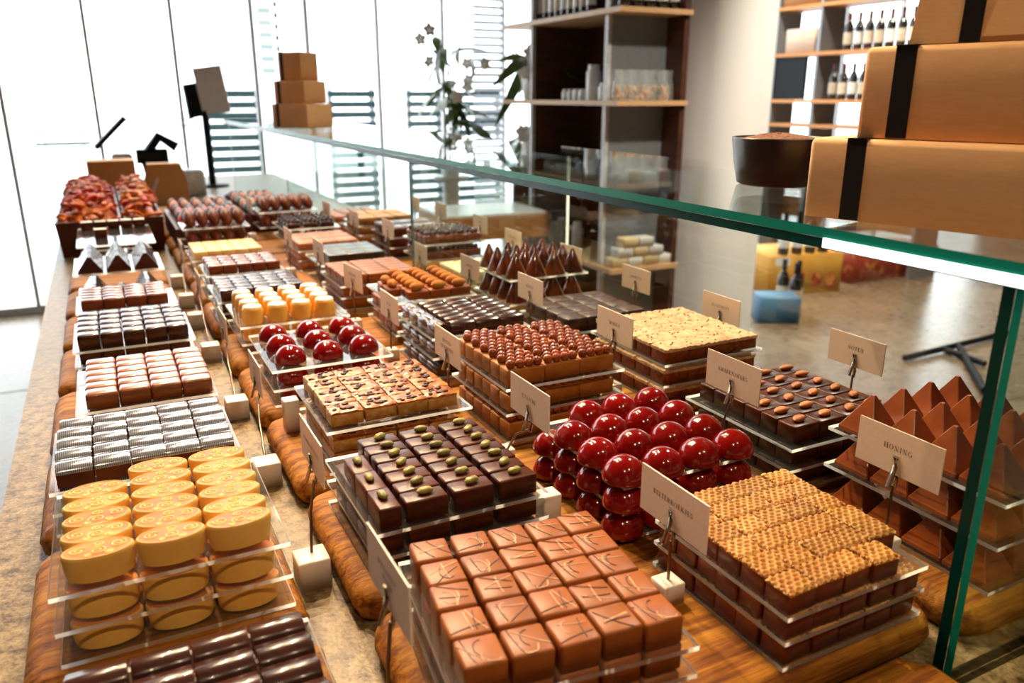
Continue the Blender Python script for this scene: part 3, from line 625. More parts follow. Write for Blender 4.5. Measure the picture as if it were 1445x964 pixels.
EG = {f: proto('foil_egg', egg(f, 0.0165, 0.038), cat='chocolate egg') for f in CN}
def eggrows(x0, x1, y0, cols, nx, group, side):
    dx = (x1-x0)/nx
    for j, f in enumerate(cols):
        for i in range(nx):
            put(EG[f], x0+dx*(i+0.5)+random.uniform(-.002, .002), y0+j*0.070+random.uniform(-.003, .003), BT+0.063, random.uniform(-.2, .2)+math.pi/2*(0), '%s wrapped egg, %s from left, %s row of the %s egg tray' % (CN[f], ORD[i+1], ORD[j+1], side), group)
    for s_ in range(2):
        for j in range(len(cols)):
            if s_ == 0: continue
    e = link('egg_tray', MB().box(x0-0.006, y0-0.03, 0, x1+0.006, y0+len(cols)*0.070, 0.063).mesh('tray', 'bin_brown'), (0, 0, CT+BT)); tag(e, 'brown box tray holding the %s rows of wrapped eggs' % side, 'tray')
for k in (11, 12, 13): 
    board(0.165, 0.655, ROW(k)-0.005, ROW(k)+0.247, 'rough wooden board under the %s part of the wrapped eggs' % {11: 'front', 12: 'middle', 13: 'rear'}[k])
    
eggrows(0.19, 0.39, 2.73, ['foil_red', 'foil_blue', 'foil_red', 'foil_blue', 'foil_brown', 'foil_orange', 'foil_brown'], 5, 'wrapped eggs left', 'left')
eggrows(0.430, 0.588, 2.96, ['foil_teal', 'foil_orange', 'foil_teal', 'foil_brown', 'foil_orange', 'foil_brown'], 5, 'wrapped eggs right', 'right')
p = proto('chocolate_egg', egg('foil_brown', 0.0175, 0.040))
tray(p, 'brown egg before teal ones', 'brown eggs right', 0.455, 0.645, 2.775, 2.915, 5, 2, [0.070, 0.120], jit=0.001)

# --- column C ------------------------------------------------------
bw, bd = 0.0305, 0.0275
WF = [wafer(i, 0.0298) for i in range(5)]
CR = [lumps(80+i, 0.030, 0.026, 0.0172, 'crumb', 12, 0.001, 0.0022, 0.6) for i in range(4)]
bb = rbox(0.0315, 0.0276, 0.0185, 0.0016, 'bitter_body', jit=0.0003)
p = proto('waffle_praline', bb, kids=[('waffle_top', WF, (0, 0, 0.0180), 0, 0.05)])
tray(p, 'waffle-topped brown praline', 'waffle-topped pralines', 0.455, 0.628, 0.398, 0.576, 5, 6, [BT, 0.060, 0.084], skip={(4, 0)}, jit=0.0011, rj=0.06, lowkids=True, ext=(0.0, 0.0, 0.003, 0.0), mx=0.003, my=0.001)
p = proto('cherry_dome', dome(0.0247, 0.0270), kids=[('base_rim', rimm, (0, 0, 0), 0)])
tray(p, 'shiny red cherry dome', 'cherry domes', 0.433, 0.643, 0.612, 0.830, 4, 4, [BT, 0.067, 0.098], jit=0.0012, lowkids=False, skip={(0, 3)}, ext=(-0.018, -0.016, -0.014, -0.014))
MBALL = MB().ball((0, 0, 0.0064), 0.0069, 14, 10).mesh('malt_ball', 'milk_ball')
DBALL = MB().ball((0, 0, 0.0062), 0.0064, 10, 8).mesh('ball', 'dark_ball')
kb = [('malt_ball', MBALL, (x, y, 0.0212), 0) for x, y in ((-0.0205, -0.0065), (-0.0068, -0.0072), (0.0072, -0.0066), (0.0206, -0.0062), (-0.0140, 0.0068), (0.0002, 0.0072), (0.0142, 0.0066))]
p = proto('malt_ball_bar', rbox(0.0575, 0.0285, 0.022, 0.0022, 'tan_choc', jit=0.0003), kids=kb, tw=0.0)
tray(p, 'tan bar topped with malt balls', 'malt ball bars', 0.455, 0.638, 0.916, 1.100, 3, 6, [BT, 0.076, 0.113], jit=0.001, rj=0.05, ext=(0.003, 0.008, 0.006, 0.004))
p = proto('dark_chocolate_bar', ridged_bar(0.0450, 0.0255, 0.022, 'dark_choc_glossy'), tw=0.0285)
tray(p, 'dark ridged chocolate bar', 'dark ridged bars', 0.462, 0.640, 1.205, 1.382, 3, 7, [BT, 0.070, 0.105], turned=4)
p = proto('dusted_almond_bar', rbox(0.0420, 0.0235, 0.016, 0.002, 'milk_choc', jit=0.0002), kids=[('dusted_almond', CALM, (0.001, 0, 0.0155), 0, 0.25)], tw=0.025)
tray(p, 'cocoa-dusted almond milk bar', 'dusted almond bars', 0.474, 0.640, 1.435, 1.610, 3, 6, [0.048, 0.080, 0.112], turned=4, lowkids=False, skip={('t', 0), ('t', 3)})
p = proto('milk_chocolate_bar', rbox(0.0570, 0.0270, 0.021, 0.0025, 'milk_choc_pale', seg=2))
tray(p, 'plain flat milk bar', 'flat milk bars', 0.445, 0.630, 1.722, 1.900, 3, 6, [BT, 0.062, 0.088])
p = proto('dark_slab_piece', rbox(0.0500, 0.0560, 0.022, 0.002, 'grey_slab', seg=2, jit=0.0006))
tray(p, 'wrinkled greyish dark slab piece', 'greyish dark slab', 0.480, 0.632, 1.972, 2.140, 3, 3, [BT, 0.088], ext=(0.02, 0.004, 0.004, 0.004))
p = proto('pink_slab_piece', rbox(0.0560, 0.0620, 0.020, 0.004, 'pink_choc', seg=2, jit=0.0006))
tray(p, 'pinkish brown slab piece', 'pinkish slab', 0.455, 0.622, 2.190, 2.376, 3, 3, [BT, 0.062, 0.088], mx=0.0)
kd = [('ball', DBALL, (x, y, 0.0125), 0) for x, y in ((-0.014, 0.0), (0.0, 0.003), (0.014, -0.002))]
p = proto('nut_cluster', rbox(0.0430, 0.0280, 0.014, 0.005, 'dark_choc', jit=0.0006), kids=kd)
tray(p, 'dark nut cluster with round nuts', 'dark nut clusters', 0.475, 0.640, 2.470, 2.650, 3, 4, [0.070, 0.105])

# --- column D ------------------------------------------------------
def pyr(w, h):
    b = MB(); t = 0.0016; e = 0.0012
    rs = []
    for k, z in ((1.0, 0), (1.0, 0.006), (0.97, 0.0075)):
        rs.append((w/2*k, z))
    def sq(r, z, c=0.0012): return [(r, -r+c, z), (r, r-c, z), (r-c, r, z), (-r+c, r, z), (-r, r-c, z), (-r, -r+c, z), (-r+c, -r, z), (r-c, -r, z)]
    b.rings([sq(w/2, 0), sq(w/2, 0.004), sq(w/2-0.001, 0.0055), sq(0.0022, h, 0.0008)], 0, False); return b.mesh('body', 'pyramid')
lip = MB(); lip.tube([(-0.0105, -0.0240, 0.014), (-0.0060, -0.0225, 0.0132), (0.0, -0.0215, 0.0138), (0.0060, -0.0205, 0.0165)], 0.0008, 5, flat=0.6)
p = proto('pyramid_chocolate', pyr(0.0470, 0.0435), kids=[])
tray(p, 'milk chocolate pyramid', 'milk pyramids', 0.716, 0.912, 0.388, 0.590, 4, 4, [BT, 0.084, 0.130], rj=0.04, jit=0.001, mx=0.003, my=0.003)
p = proto('almond_praline', rbox(0.0425, 0.0290, 0.021, 0.002, 'dark_choc', seg=2), kids=[('almond', ALM, (0.0, 0.0, 0.0208), 0.15, 0.45)])
tray(p, 'dark praline topped with an almond', 'almond squares', 0.705, 0.885, 0.634, 0.822, 4, 6, [BT, 0.062, 0.090], jit=0.0008, lowkids=False, ext=(0.012, 0.004, 0.008, 0.004))
CT_ = [bumpy_top(100+i, 0.0450, 0.0360, 0.0013, 0.0060, 'crispy_top', n=12, over=0.002) for i in range(5)]
TS = [lumps(130+i, 0.042, 0.033, 0.0170+0.0062, 'toast_speck', 9, 0.0007, 0.0017, 0.6) for i in range(6)]
p = proto('crispy_block', rbox(0.0450, 0.0360, 0.0185, 0.001, 'rijst_body', jit=0.0004), kids=[('crispy_top', CT_, (0, 0, 0.0170), 0), ('toasted_specks', TS, (0, 0, 0), 0)])
tray(p, 'brown block with crispy cream top', 'crispy cream-topped blocks', 0.733, 0.922, 0.926, 1.130, 4, 5, [BT, 0.067, 0.101], jit=0.0004, rj=0.01, mx=0.002, my=0.002)
p = proto('rough_slab_piece', rbox(0.0430, 0.0430, 0.024, 0.003, 'rough_slab', seg=2, jit=0.0012))
tray(p, 'rough crinkled dark slab piece', 'rough dark slab', 0.725, 0.905, 1.205, 1.385, 4, 4, [0.048, 0.078], jit=0.001)
def cone():
    b = MB(); b.lathe([(0.0235, 0), (0.0235, 0.002), (0.0036, 0.0485), (0.0022, 0.0505), (0.0004, 0.0512)], 24); return b.mesh('body', 'cone_choc')
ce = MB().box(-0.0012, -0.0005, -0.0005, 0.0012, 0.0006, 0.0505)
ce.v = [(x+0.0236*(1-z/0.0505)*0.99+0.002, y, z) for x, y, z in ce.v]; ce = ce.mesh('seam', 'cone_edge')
p = proto('chocolate_cone', cone(), kids=[('pale_seam', ce, (0, 0, 0), -0.5)])
tray(p, 'tall glossy chocolate cone', 'tall glossy cones', 0.737, 0.922, 1.462, 1.640, 4, 4, [0.0716, 0.125], rj=0.1, jit=0.002, mx=0.0, my=0.0)
sp = MB().box(-0.09, -0.08, 0, 0.09, 0.08, 0.0716-BT).mesh('riser', 'acrylic')
tag(link('acrylic_riser', sp, (0.83, 1.55, CT+BT)), 'clear acrylic riser under the two cone tiers', 'riser')
p = proto('white_block', rbox(0.0400, 0.0300, 0.022, 0.003, 'white_choc', seg=2, jit=0.0005))
tray(p, 'ivory white chocolate block', 'white blocks', 0.735, 0.915, 1.722, 1.880, 4, 5, [BT, 0.066])
kd = [('ball', DBALL, (x, y, 0.0185), 0) for x, y in ((-0.0125, 0.004), (0.0, -0.003), (0.0125, 0.002))]
p = proto('dark_ball_bar', rbox(0.0400, 0.0290, 0.020, 0.002, 'milk_choc_deep'), kids=kd)
tray(p, 'brown bar topped with dark balls', 'dark ball bars', 0.738, 0.905, 1.965, 2.130, 4, 5, [0.076, 0.118])
sp = MB().box(-0.075, -0.07, 0, 0.075, 0.07, 0.076-BT).mesh('riser', 'acrylic')
tag(link('acrylic_riser', sp, (0.82, 2.05, CT+BT)), 'clear acrylic riser under the dark ball bars', 'riser')
p = proto('brown_slab_piece', rbox(0.0560, 0.0800, 0.024, 0.002, 'dark_choc', seg=1))
tray(p, 'flat dark brown slab piece', 'brown slab', 0.735, 0.910, 2.240, 2.420, 3, 2, [BT, 0.066, 0.096], mx=0.001, my=0.001)
CT2 = [bumpy_top(200+i, 0.0560, 0.0800, 0.001, 0.005, 'crispy_top', n=8) for i in range(3)]
p = proto('cream_slab_piece', rbox(0.0560, 0.0800, 0.020, 0.001, 'tan_choc', seg=1), kids=[('cream_top', CT2, (0, 0, 0.0190), 0)])
tray(p, 'tan slab with pale cream top', 'cream-topped slab', 0.720, 0.905, 2.510, 2.690, 3, 2, [BT, 0.064, 0.094], mx=0.001, my=0.001)
p = proto('cream_slab_piece', rbox(0.0420, 0.0400, 0.020, 0.001, 'pink_choc', seg=1))
tray(p, 'pinkish piece past cream slab', 'pinkish pieces at the far glass', 0.700, 0.900, 2.760, 2.985, 4, 5, [BT, 0.070], lowkids=False)

# acrylic spacer blocks seen beside the pistachio tray
for x, y, z, lb in ((0.392, 0.685, BT, 'frosted acrylic spacer block right of the pistachio pralines'), (0.198, 1.10, BT, 'frosted acrylic spacer block behind the nougat tray')):
    tag(link('spacer_block', rbox(0.022, 0.022, 0.048, 0.002, 'frosted'), (x, y, CT+z)), lb, 'spacer')

# ------------------------------------------------------------------ bins of candied fruit
def bin_(x0, x1, y0, y1, label):
    t = 0.006; h = 0.118; b = MB(); w, d = (x1-x0)/2, (y1-y0)/2; k = 0.92
    ro = [[(-w*k, -d*k, 0), (w*k, -d*k, 0), (w*k, d*k, 0), (-w*k, d*k, 0)], [(-w, -d, h), (w, -d, h), (w, d, h), (-w, d, h)],
          [(-w+t, -d+t, h), (w-t, -d+t, h), (w-t, d-t, h), (-w+t, d-t, h)], [(-w*k+t, -d*k+t, 0.09), (w*k-t, -d*k+t, 0.09), (w*k-t, d*k-t, 0.09), (-w*k+t, d*k-t, 0.09)]]
    b.rings(ro, 0, False); o = tag(link('candy_bin', b.mesh('bin', 'bin_brown'), ((x0+x1)/2, (y0+y1)/2, CT)), label, 'bin')
    vs = []; fs = []; nx_, ny_ = 8, 24
    for j in range(ny_+1):
        for i in range(nx_+1):
            u, v = 2*i/nx_-1, 2*j/ny_-1; vs.append((u*(w-0.012), v*(d-0.012), 0.090+0.056*(1-u**4)*(1-v**8)+random.uniform(-.004, .004)))
    for j in range(ny_):
        for i in range(nx_): a = j*(nx_+1)+i; fs.append((a, a+1, a+nx_+2, a+nx_+1))
    f = link('candy_fill', MB().add(vs, fs, 0, True).mesh('fill', 'orange_peel'), parent=o); f['kind'] = 'stuff'
bin_(-0.155, 0.035, 2.86, 3.98, 'dark brown bin heaped with red and orange candied fruit')
bin_(0.043, 0.162, 2.88, 3.98, 'narrow dark brown bin of candied orange strips and ginger')
def peel(s, m):
    rnd = random.Random(s); b = MB(); L = rnd.uniform(0.03, 0.05); c = rnd.uniform(0.2, 0.9)
    b.tube([(L*(t-0.5), 0.010*c*math.sin(t*3), 0.008+0.010*c*math.sin(t*math.pi)) for t in [q/6 for q in range(7)]], rnd.uniform(0.007, 0.010), 7, flat=0.65); return b.mesh('peel', m)
HP = {'orange candied peel strip': [peel(i, 'orange_peel') for i in range(4)], 'red candied fruit piece': [peel(10+i, 'red_fruit') for i in range(3)], 'pale ginger piece': [peel(20+i, 'ginger') for i in range(3)]}
def heap(x0, x1, y0, y1, n, names, where, seed):
    rnd = random.Random(seed)
    for q in range(n):
        ny_ = int(math.sqrt(n*(y1-y0)/(x1-x0))); j = q % ny_; y = y0+(y1-y0)*(j+rnd.random())/ny_; x = rnd.uniform(x0, x1)
        u = (x-(x0+x1)/2)/((x1-x0)/2); v = (y-(y0+y1)/2)/((y1-y0)/2)
        z = 0.095+0.065*(1-u**4)*(1-v**8)+rnd.uniform(-.006, .012)
        nm = names[rnd.randrange(len(names))]
        o = link('candied_piece', rnd.choice(HP[nm]), (x, y, CT+z), (rnd.uniform(-.5, .5), rnd.uniform(-.5, .5), rnd.uniform(0, 6.3)))
        tag(o, '%s heaped in the %s' % (nm, where), 'candied fruit', '%s in the %s' % (nm, where))
O, RD, G = list(HP)
heap(-0.138, 0.018, 2.89, 3.95, 200, [O, O, RD, RD, O], 'wide brown bin', 5)
heap(0.056, 0.150, 2.90, 3.95, 130, [O, O, O, G, RD], 'narrow brown bin', 6)

# ------------------------------------------------------------------ name cards on clip stands
TK, TN = 0.17, 0.055
def L_(x0, y0, x1, y1, w=TK): return ('l', x0, y0, x1, y1, w)
def A_(cx, cy, rx, ry, a0, a1, t=TK): return ('a', cx, cy, rx, ry, a0, a1, t)
def S_(x, y, w=0.30): return ('l', x-w/2, y, x+w/2, y, TN)
GL = {
 'A': (.80, [L_(.08, 0, .40, 1, TN), L_(.40, 1, .70, 0), L_(.2, .32, .6, .32, TN), S_(.08, .02, .22), S_(.70, .02)]),
 'B': (.72, [L_(.16, 0, .16, 1), A_(.32, .75, .24, .23, -90, 90), A_(.34, .27, .30, .26, -90, 90), L_(.1, .99, .36, .99, TN), L_(.1, .02, .36, .02, TN), L_(.16, .52, .36, .52, TN)]),
 'C': (.74, [A_(.42, .5, .34, .48, 45, 315), L_(.70, .98, .70, .7, TN)]),
 'D': (.80, [L_(.16, 0, .16, 1), A_(.34, .5, .38, .48, -90, 90), L_(.06, .98, .36, .98, TN), L_(.06, .02, .36, .02, TN)]),
 'E': (.68, [L_(.16, 0, .16, 1), L_(.06, .98, .58, .98, TN), L_(.06, .02, .60, .02, TN), L_(.16, .5, .46, .5, TN), L_(.58, .98, .58, .74, TN), L_(.60, .02, .60, .28, TN)]),
 'F': (.64, [L_(.16, 0, .16, 1), L_(.06, .98, .58, .98, TN), S_(.16, .02), L_(.16, .5, .46, .5, TN), L_(.58, .98, .58, .74, TN)]),
 'G': (.80, [A_(.42, .5, .34, .48, 45, 330), L_(.66, .42, .66, .08), S_(.66, .42, .26)]),
 'H': (.86, [L_(.16, 0, .16, 1), L_(.70, 0, .70, 1), L_(.16, .5, .70, .5, TN), S_(.16, .98), S_(.16, .02), S_(.70, .98), S_(.70, .02)]),
 'I': (.40, [L_(.20, 0, .20, 1), S_(.20, .98), S_(.20, .02)]),
 'J': (.52, [L_(.32, .2, .32, 1), A_(.18, .2, .15, .19, 180, 360, .1), S_(.32, .98)]),
 'K': (.84, [L_(.16, 0, .16, 1), L_(.16, .36, .64, 1, TN), L_(.32, .58, .70, 0), S_(.16, .98), S_(.16, .02), S_(.64, .98, .24), S_(.70, .02, .26)]),
 'L': (.66, [L_(.16, 0, .16, 1), L_(.06, .02, .60, .02, TN), L_(.60, .02, .60, .30, TN), S_(.16, .98)]),
 'M': (1.0, [L_(.14, 0, .14, 1, TN), L_(.14, 1, .48, .05), L_(.48, .05, .82, 1, TN), L_(.82, 0, .82, 1), S_(.14, .02, .24), S_(.82, .02), S_(.82, .98, .2)]),
 'N': (.86, [L_(.15, 0, .15, 1, TN), L_(.15, 1, .70, 0), L_(.70, 0, .70, 1, TN), S_(.15, .02, .24), S_(.70, .98, .24)]),
 'O': (.82, [A_(.41, .5, .34, .48, 0, 360)]),
 'P': (.68, [L_(.16, 0, .16, 1), A_(.32, .73, .26, .25, -90, 90), L_(.06, .98, .34, .98, TN), L_(.16, .48, .34, .48, TN), S_(.16, .02)]),
 'R': (.78, [L_(.16, 0, .16, 1), A_(.32, .74, .24, .24, -90, 90), L_(.06, .98, .34, .98, TN), L_(.16, .5, .34, .5, TN), S_(.16, .02), L_(.36, .5, .66, 0)]),
 'S': (.62, [A_(.30, .74, .20, .22, 30, 250), A_(.30, .26, .24, .24, -150, 90), L_(.50, .98, .50, .74, TN), L_(.08, .02, .08, .26, TN)]),
 'T': (.72, [L_(.36, 0, .36, 1), L_(.06, .98, .66, .98, TN), L_(.06, .98, .06, .74, TN), L_(.66, .98, .66, .74, TN), S_(.36, .02)]),
 'U': (.80, [L_(.16, .3, .16, 1), A_(.40, .3, .24, .28, 180, 360, .1), L_(.64, .3, .64, 1, TN), S_(.16, .98), S_(.64, .98, .24)]),
 'V': (.78, [L_(.10, 1, .40, 0), L_(.40, 0, .68, 1, TN), S_(.10, .98), S_(.68, .98, .22)]),
 'Y': (.76, [L_(.10, 1, .38, .48), L_(.38, .48, .66, 1, TN), L_(.38, 0, .38, .48), S_(.10, .98, .26), S_(.66, .98, .22), S_(.38, .02)]),
 'Z': (.68, [L_(.60, .98, .08, .02), L_(.08, .98, .60, .98, TN), L_(.08, .02, .62, .02, TN)]),
 ' ': (.5, []),
}
def text_width(t, h, sp): return sum(GL[c][0]+sp for c in t)*h-sp*h
def draw_text(b, t, h, z0, sp=0.22):
    x = -text_width(t, h, sp)/2
    for c in t:
        w, st = GL[c]
        for q in st:
            if q[0] == 'l':
                _, x0, y0, x1, y1, wd_ = q; d = Vector((x1-x0, y1-y0)); n = Vector((-d.y, d.x)).normalized()*wd_/2
                if abs(d.y) > abs(d.x)*0.5 and wd_ > TN: n = Vector((wd_/2, 0))
                pts = [(x0+n.x, y0+n.y), (x0-n.x, y0-n.y), (x1-n.x, y1-n.y), (x1+n.x, y1+n.y)]
                b.add([(0, -(x+px*h), z0+py*h) for px, py in pts], [(0, 1, 2, 3)])
            else:
                _, cx_, cy_, rx, ry, a0, a1, tk = q; n_ = max(6, int(abs(a1-a0)/24)); vs = []
                for k in range(n_+1):
                    a = R_(a0+(a1-a0)*k/n_); wv = TN+(tk-TN)*abs(math.cos(a))**1.5
                    for s in (1, -1): vs.append((0, -(x+(cx_+(rx+s*wv/2)*math.cos(a))*h), z0+(cy_+(ry+s*TN/2)*math.sin(a))*h))
                b.add(vs, [(2*k, 2*k+1, 2*k+3, 2*k+2) for k in range(n_)])
        x += (w+sp)*h
CW, CH = 0.098, 0.048
CARD = MB().box(-0.0008, -CW/2, 0, 0.0008, CW/2, CH, 0)
CARD.m = [1, 1, 1, 0, 1, 0]; CARD = CARD.mesh('card', ['card', 'card_edge'])
CUBE = rbox(0.034, 0.034, 0.034, 0.0022, 'frosted', seg=2)
CUBE_S = rbox(0.024, 0.024, 0.022, 0.0018, 'frosted', seg=2)
def clip_mesh():
    b = MB()
    b.tube([(-0.0026, 0, 0.020), (-0.0022, 0, 0.010), (-0.0045, 0, 0.0), (-0.0085, 0, -0.012)], 0.0034, 6, flat=0.5)
    b.tube([(0.0028, 0, 0.014), (0.0020, 0, 0.006), (0.0030, 0, -0.006), (0.0012, 0, -0.016)], 0.0030, 6, flat=0.6)
    b.tube([(-0.004, 0, -0.001), (0.003, 0, -0.001)], 0.0014, 6)
    return b.mesh('clip', 'steel')
CLIP = clip_mesh()
def card(lines, x, y, zt, label, base_z=0.0, bx=None, by=None, small=False, tilt=0.0, h=None, rz=0.0):
    bx = x if bx is None else bx; by = y if by is None else by
    e = empty('name_card_stand', (bx, by, CT+base_z), 0, label, 'name card', 'name cards on clip stands')
    bh = 0.022 if small else 0.034
    link('base_block', CUBE_S if small else CUBE, (0, 0, 0), parent=e)
    zb = zt-CH-base_z
    link('rod', MB().tube([(0, 0, bh-0.012), ((x-bx)*0.4, (y-by)*0.5, (bh+zb)/2), (x-bx, y-by, zb-0.012)], 0.0016, 6).mesh('rod', 'rod_steel'), parent=e)
    link('clip', CLIP, (x-bx, y-by, zb), (0, 0, rz), parent=e)
    c = link('card', CARD, (x-bx, y-by, zb), (tilt, 0, rz), parent=e)
    b = MB(); h = h or (0.0058 if len(lines[0]) < 8 else 0.0050)
    z = 0.0255 if len(lines) == 1 else 0.0285
    for q, t in enumerate(lines): draw_text(b, t, h, z-q*h*1.75)
    zz = z-(len(lines)-1)*h*1.75-h*0.9; b.box(-0.0001, -0.0048, zz, 0.0, 0.0048, zz+0.00035)
    b.v = [(-0.00095, yy, z2) for _, yy, z2 in b.v]
    link('lettering', b.mesh('lettering', 'ink'), parent=c)
card(['HONING'], 0.684, 0.482, 0.1765, 'pinkish name card reading HONING in front of the pyramids', BT, small=True)
card(['BITTERKOEKJES'], 0.432, 0.522, 0.159, 'pinkish name card reading BITTERKOEKJES beside the waffle-topped pralines', BT, small=True)
card(['PISTACHE'], 0.424, 0.791, 0.170, 'pinkish name card reading PISTACHE right of the pistachio pralines', BT, by=0.862, small=True)
card(['AMARENAKERS'], 0.684, 0.727, 0.181, 'pinkish name card reading AMARENAKERS behind the red cherry domes', BT, small=True, bx=0.668)
card(['NOTEN'], 0.957, 0.767, 0.163, 'pinkish name card reading NOTEN behind the almond pralines', 0.0, by=0.767)
card(['MOKKA'], 0.690, 1.004, 0.1755, 'pinkish name card reading MOKKA left of the crispy cream blocks', BT, small=True)
card(['RIJSTCRISPY'], 0.957, 1.062, 0.159, 'pinkish name card reading RIJSTCRISPY behind the crispy cream blocks', 0.0)
card(['HONING', 'CRANBERRY'], 0.430, 1.066, 0.162, 'pinkish name card reading HONING CRANBERRY left of the malt balls', BT, small=True)
card(['AMARETTO'], 0.957, 1.322, 0.161, 'pinkish name card reading AMARETTO beyond the rough dark slab', 0.0)
card(['HOLLANDSE', 'PEPER'], 0.150, 0.501, 0.178, 'two-line name card at the bottom, left of the drizzled squares', 0.0, bx=0.144)
card(['CRANBERRYNOGA'], 0.160, 0.790, 0.1625, 'name card on a frosted block left of the pistachio pralines', 0.0, bx=0.144, by=0.758)
card(['RODE', 'KERS'], 0.163, 1.165, 0.130, 'two-line name card on a frosted block left of the nougat', 0.0, bx=0.144, by=1.015)
card(['VANILLE'], 0.158, 1.465, 0.128, 'narrow-looking name card left of the red dome tray', 0.0, bx=0.144, by=1.272)
card(['KOKOS'], 0.158, 1.860, 0.126, 'name card left of the yellow cream cups', 0.0, bx=0.144, by=1.60)
card(['MELK'], 0.158, 2.24, 0.135, 'small far name card left of the yellow cream blocks', 0.0, bx=0.144, by=2.06)
for y, lb in ((1.86, 'frosted block without a card in the left row, nearer one'), (2.30, 'frosted block without a card in the left row, farther one')):
    tag(link('frosted_block', CUBE, (0.144, y, CT)), lb, 'block')
card(['PUUR'], 0.430, 1.340, 0.160, 'name card left of the dark ridged bars', BT, small=True)
card(['AMANDEL', 'MELK'], 0.428, 1.565, 0.168, 'two-line name card left of the dusted almonds', BT, small=True, rz=0.1)
card(['PRALINE'], 0.430, 1.86, 0.175, 'name card left of the greyish dark slab', BT, small=True)
card(['CARAMEL'], 0.418, 2.144, 0.163, 'name card left of the pinkish slab', BT, small=True)
card(['NOISETTE'], 0.690, 1.568, 0.164, 'name card with a shadow across it, left of the cones', BT, small=True)
card(['KOFFIE'], 0.690, 1.287, 0.176, 'name card in front of the tall glossy cones', BT, small=True)
card(['MARSEPEIN'], 0.957, 1.884, 0.158, 'name card behind the left part of the cones', 0.0)
card(['KANEEL'], 0.957, 1.584, 0.164, 'name card behind the right part of the cones', 0.0)
card(['MOUT'], 0.957, 2.094, 0.169, 'name card right of the dark ball bars', 0.0)
card(['IVOOR'], 0.690, 1.879, 0.143, 'name card behind the dusted almonds by the upright pane', BT, small=True)
card(['BALLETJES'], 0.690, 2.130, 0.170, 'name card left of the dark ball bars', BT, small=True)
card(['GEMBER'], 0.690, 2.47, 0.153, 'name card left of the cream-topped slab', BT, small=True)
card(['ROOM'], 0.957, 2.40, 0.170, 'far name card standing above the dark ball bars by the glass', 0.0)
card(['ZEEZOUT'], 0.957, 2.64, 0.165, 'farthest name card by the glass, above the cream slab', 0.0)
card(['EITJES'], 0.424, 2.78, 0.175, 'far name card among the wrapped eggs', BT, small=True)
card(['TRUFFEL'], 0.676, 2.76, 0.150, 'far name card between eggs and pinkish pieces', BT, small=True)
card(['HONING'], 0.957, 0.44, 0.170, 'name card seen past the glass edge behind the pyramids', 0.0)

# ================================================================== ON THE GLASS SHELF
ST = SZ+SH
def kraft_box(w, d, h, name, label, loc, rz, rib=0.012, ribx=0.30, r=0.006):
    e = empty(name, loc, rz, label, 'gift box', 'kraft gift boxes')
    link('carton', rbox(w, d, h, r, 'kraft', seg=3), parent=e)
    rx = -w/2+w*ribx; t = 0.0008
    b = MB().box(rx-rib/2, -d/2-t, 0.0005, rx+rib/2, -d/2+r, h+t).box(rx-rib/2, d/2-r, 0.0005, rx+rib/2, d/2+t, h+t).box(rx-rib/2, -d/2-t, h-r, rx+rib/2, d/2+t, h+t)
    link('ribbon', b.mesh('ribbon', 'ribbon'), parent=e); return e
# local +X runs along the long face (towards the camera's right), local -Y is the face seen
ang = math.atan2(-0.196, 0.055)
def at_corner(cx_, cy_, w, d, a): # centre of a box whose far-left corner of the seen face is (cx_,cy_)
    return cx_+math.cos(a)*w/2-math.sin(a)*d/2, cy_+math.sin(a)*w/2+math.cos(a)*d/2
x, y = at_corner(0.640, 0.600, 0.36, 0.22, ang)
kraft_box(0.36, 0.22, 0.078, 'gift_box', 'large brown kraft gift box with black ribbon, lowest of the stack', (x, y, CT+ST), ang, 0.019, 0.135)
x, y = at_corner(0.662, 0.565, 0.34, 0.20, ang)
kraft_box(0.34, 0.20, 0.083, 'gift_box', 'brown kraft gift box with black ribbon, middle of the stack', (x, y, CT+ST+0.079), ang, 0.019, 0.115)
def top_box():
    w, d, h = 0.28, 0.17, 0.12; a = ang+0.05
    x, y = at_corner(0.678, 0.530, w, d, a)
    e = empty('gift_box', (x, y, CT+ST+0.163), a, 'tall brown kraft gift box with folded front panel, top of stack', 'gift box', 'kraft gift boxes')
    b = MB(); k = 0.94
    rs = [[(-w/2*q, -d/2*q, z), (w/2*q, -d/2*q, z), (w/2*q, d/2*q, z), (-w/2*q, d/2*q, z)] for q, z in ((1, 0), (1.0, 0.004), (k, h))]
    b.rings(rs, 0, False)
    link('carton', b.mesh('carton', 'kraft'), parent=e)
    f = 0.0025; fp = MB()
    outer = [(-w/2+0.0605, -d/2-0.001, 0.004), (w/2-0.006, -d/2-0.001, 0.006), (w/2-0.014, -d/2*0.96-0.001, h*0.62), (-w/2+0.078, -d/2*0.96-0.001, h*0.60)]
    fp.add([(p[0], p[1], p[2]) for p in outer]+[(p[0], p[1]-f, p[2]) for p in outer], [(0, 1, 2, 3), (7, 6, 5, 4), (0, 4, 5, 1), (1, 5, 6, 2), (2, 6, 7, 3), (3, 7, 4, 0)])
    link('front_flap', fp.mesh('flap', 'kraft'), parent=e)
    rx = -w/2+0.050; rb = 0.017
    rbm = MB().add([(rx-rb/2, -d/2-0.0012, 0.0), (rx+rb/2, -d/2-0.0012, 0.0), (rx+rb/2, -d/2*k-0.0012, h), (rx-rb/2, -d/2*k-0.0012, h), (rx-rb/2, -d/2+0.002, 0.0), (rx+rb/2, -d/2+0.002, 0.0), (rx+rb/2, -d/2*k+0.002, h), (rx-rb/2, -d/2*k+0.002, h)],
                   [(0, 1, 2, 3), (4, 7, 6, 5), (0, 4, 5, 1), (2, 6, 7, 3), (0, 3, 7, 4), (1, 5, 6, 2)])
    link('ribbon', rbm.mesh('ribbon', 'ribbon'), parent=e)
top_box()
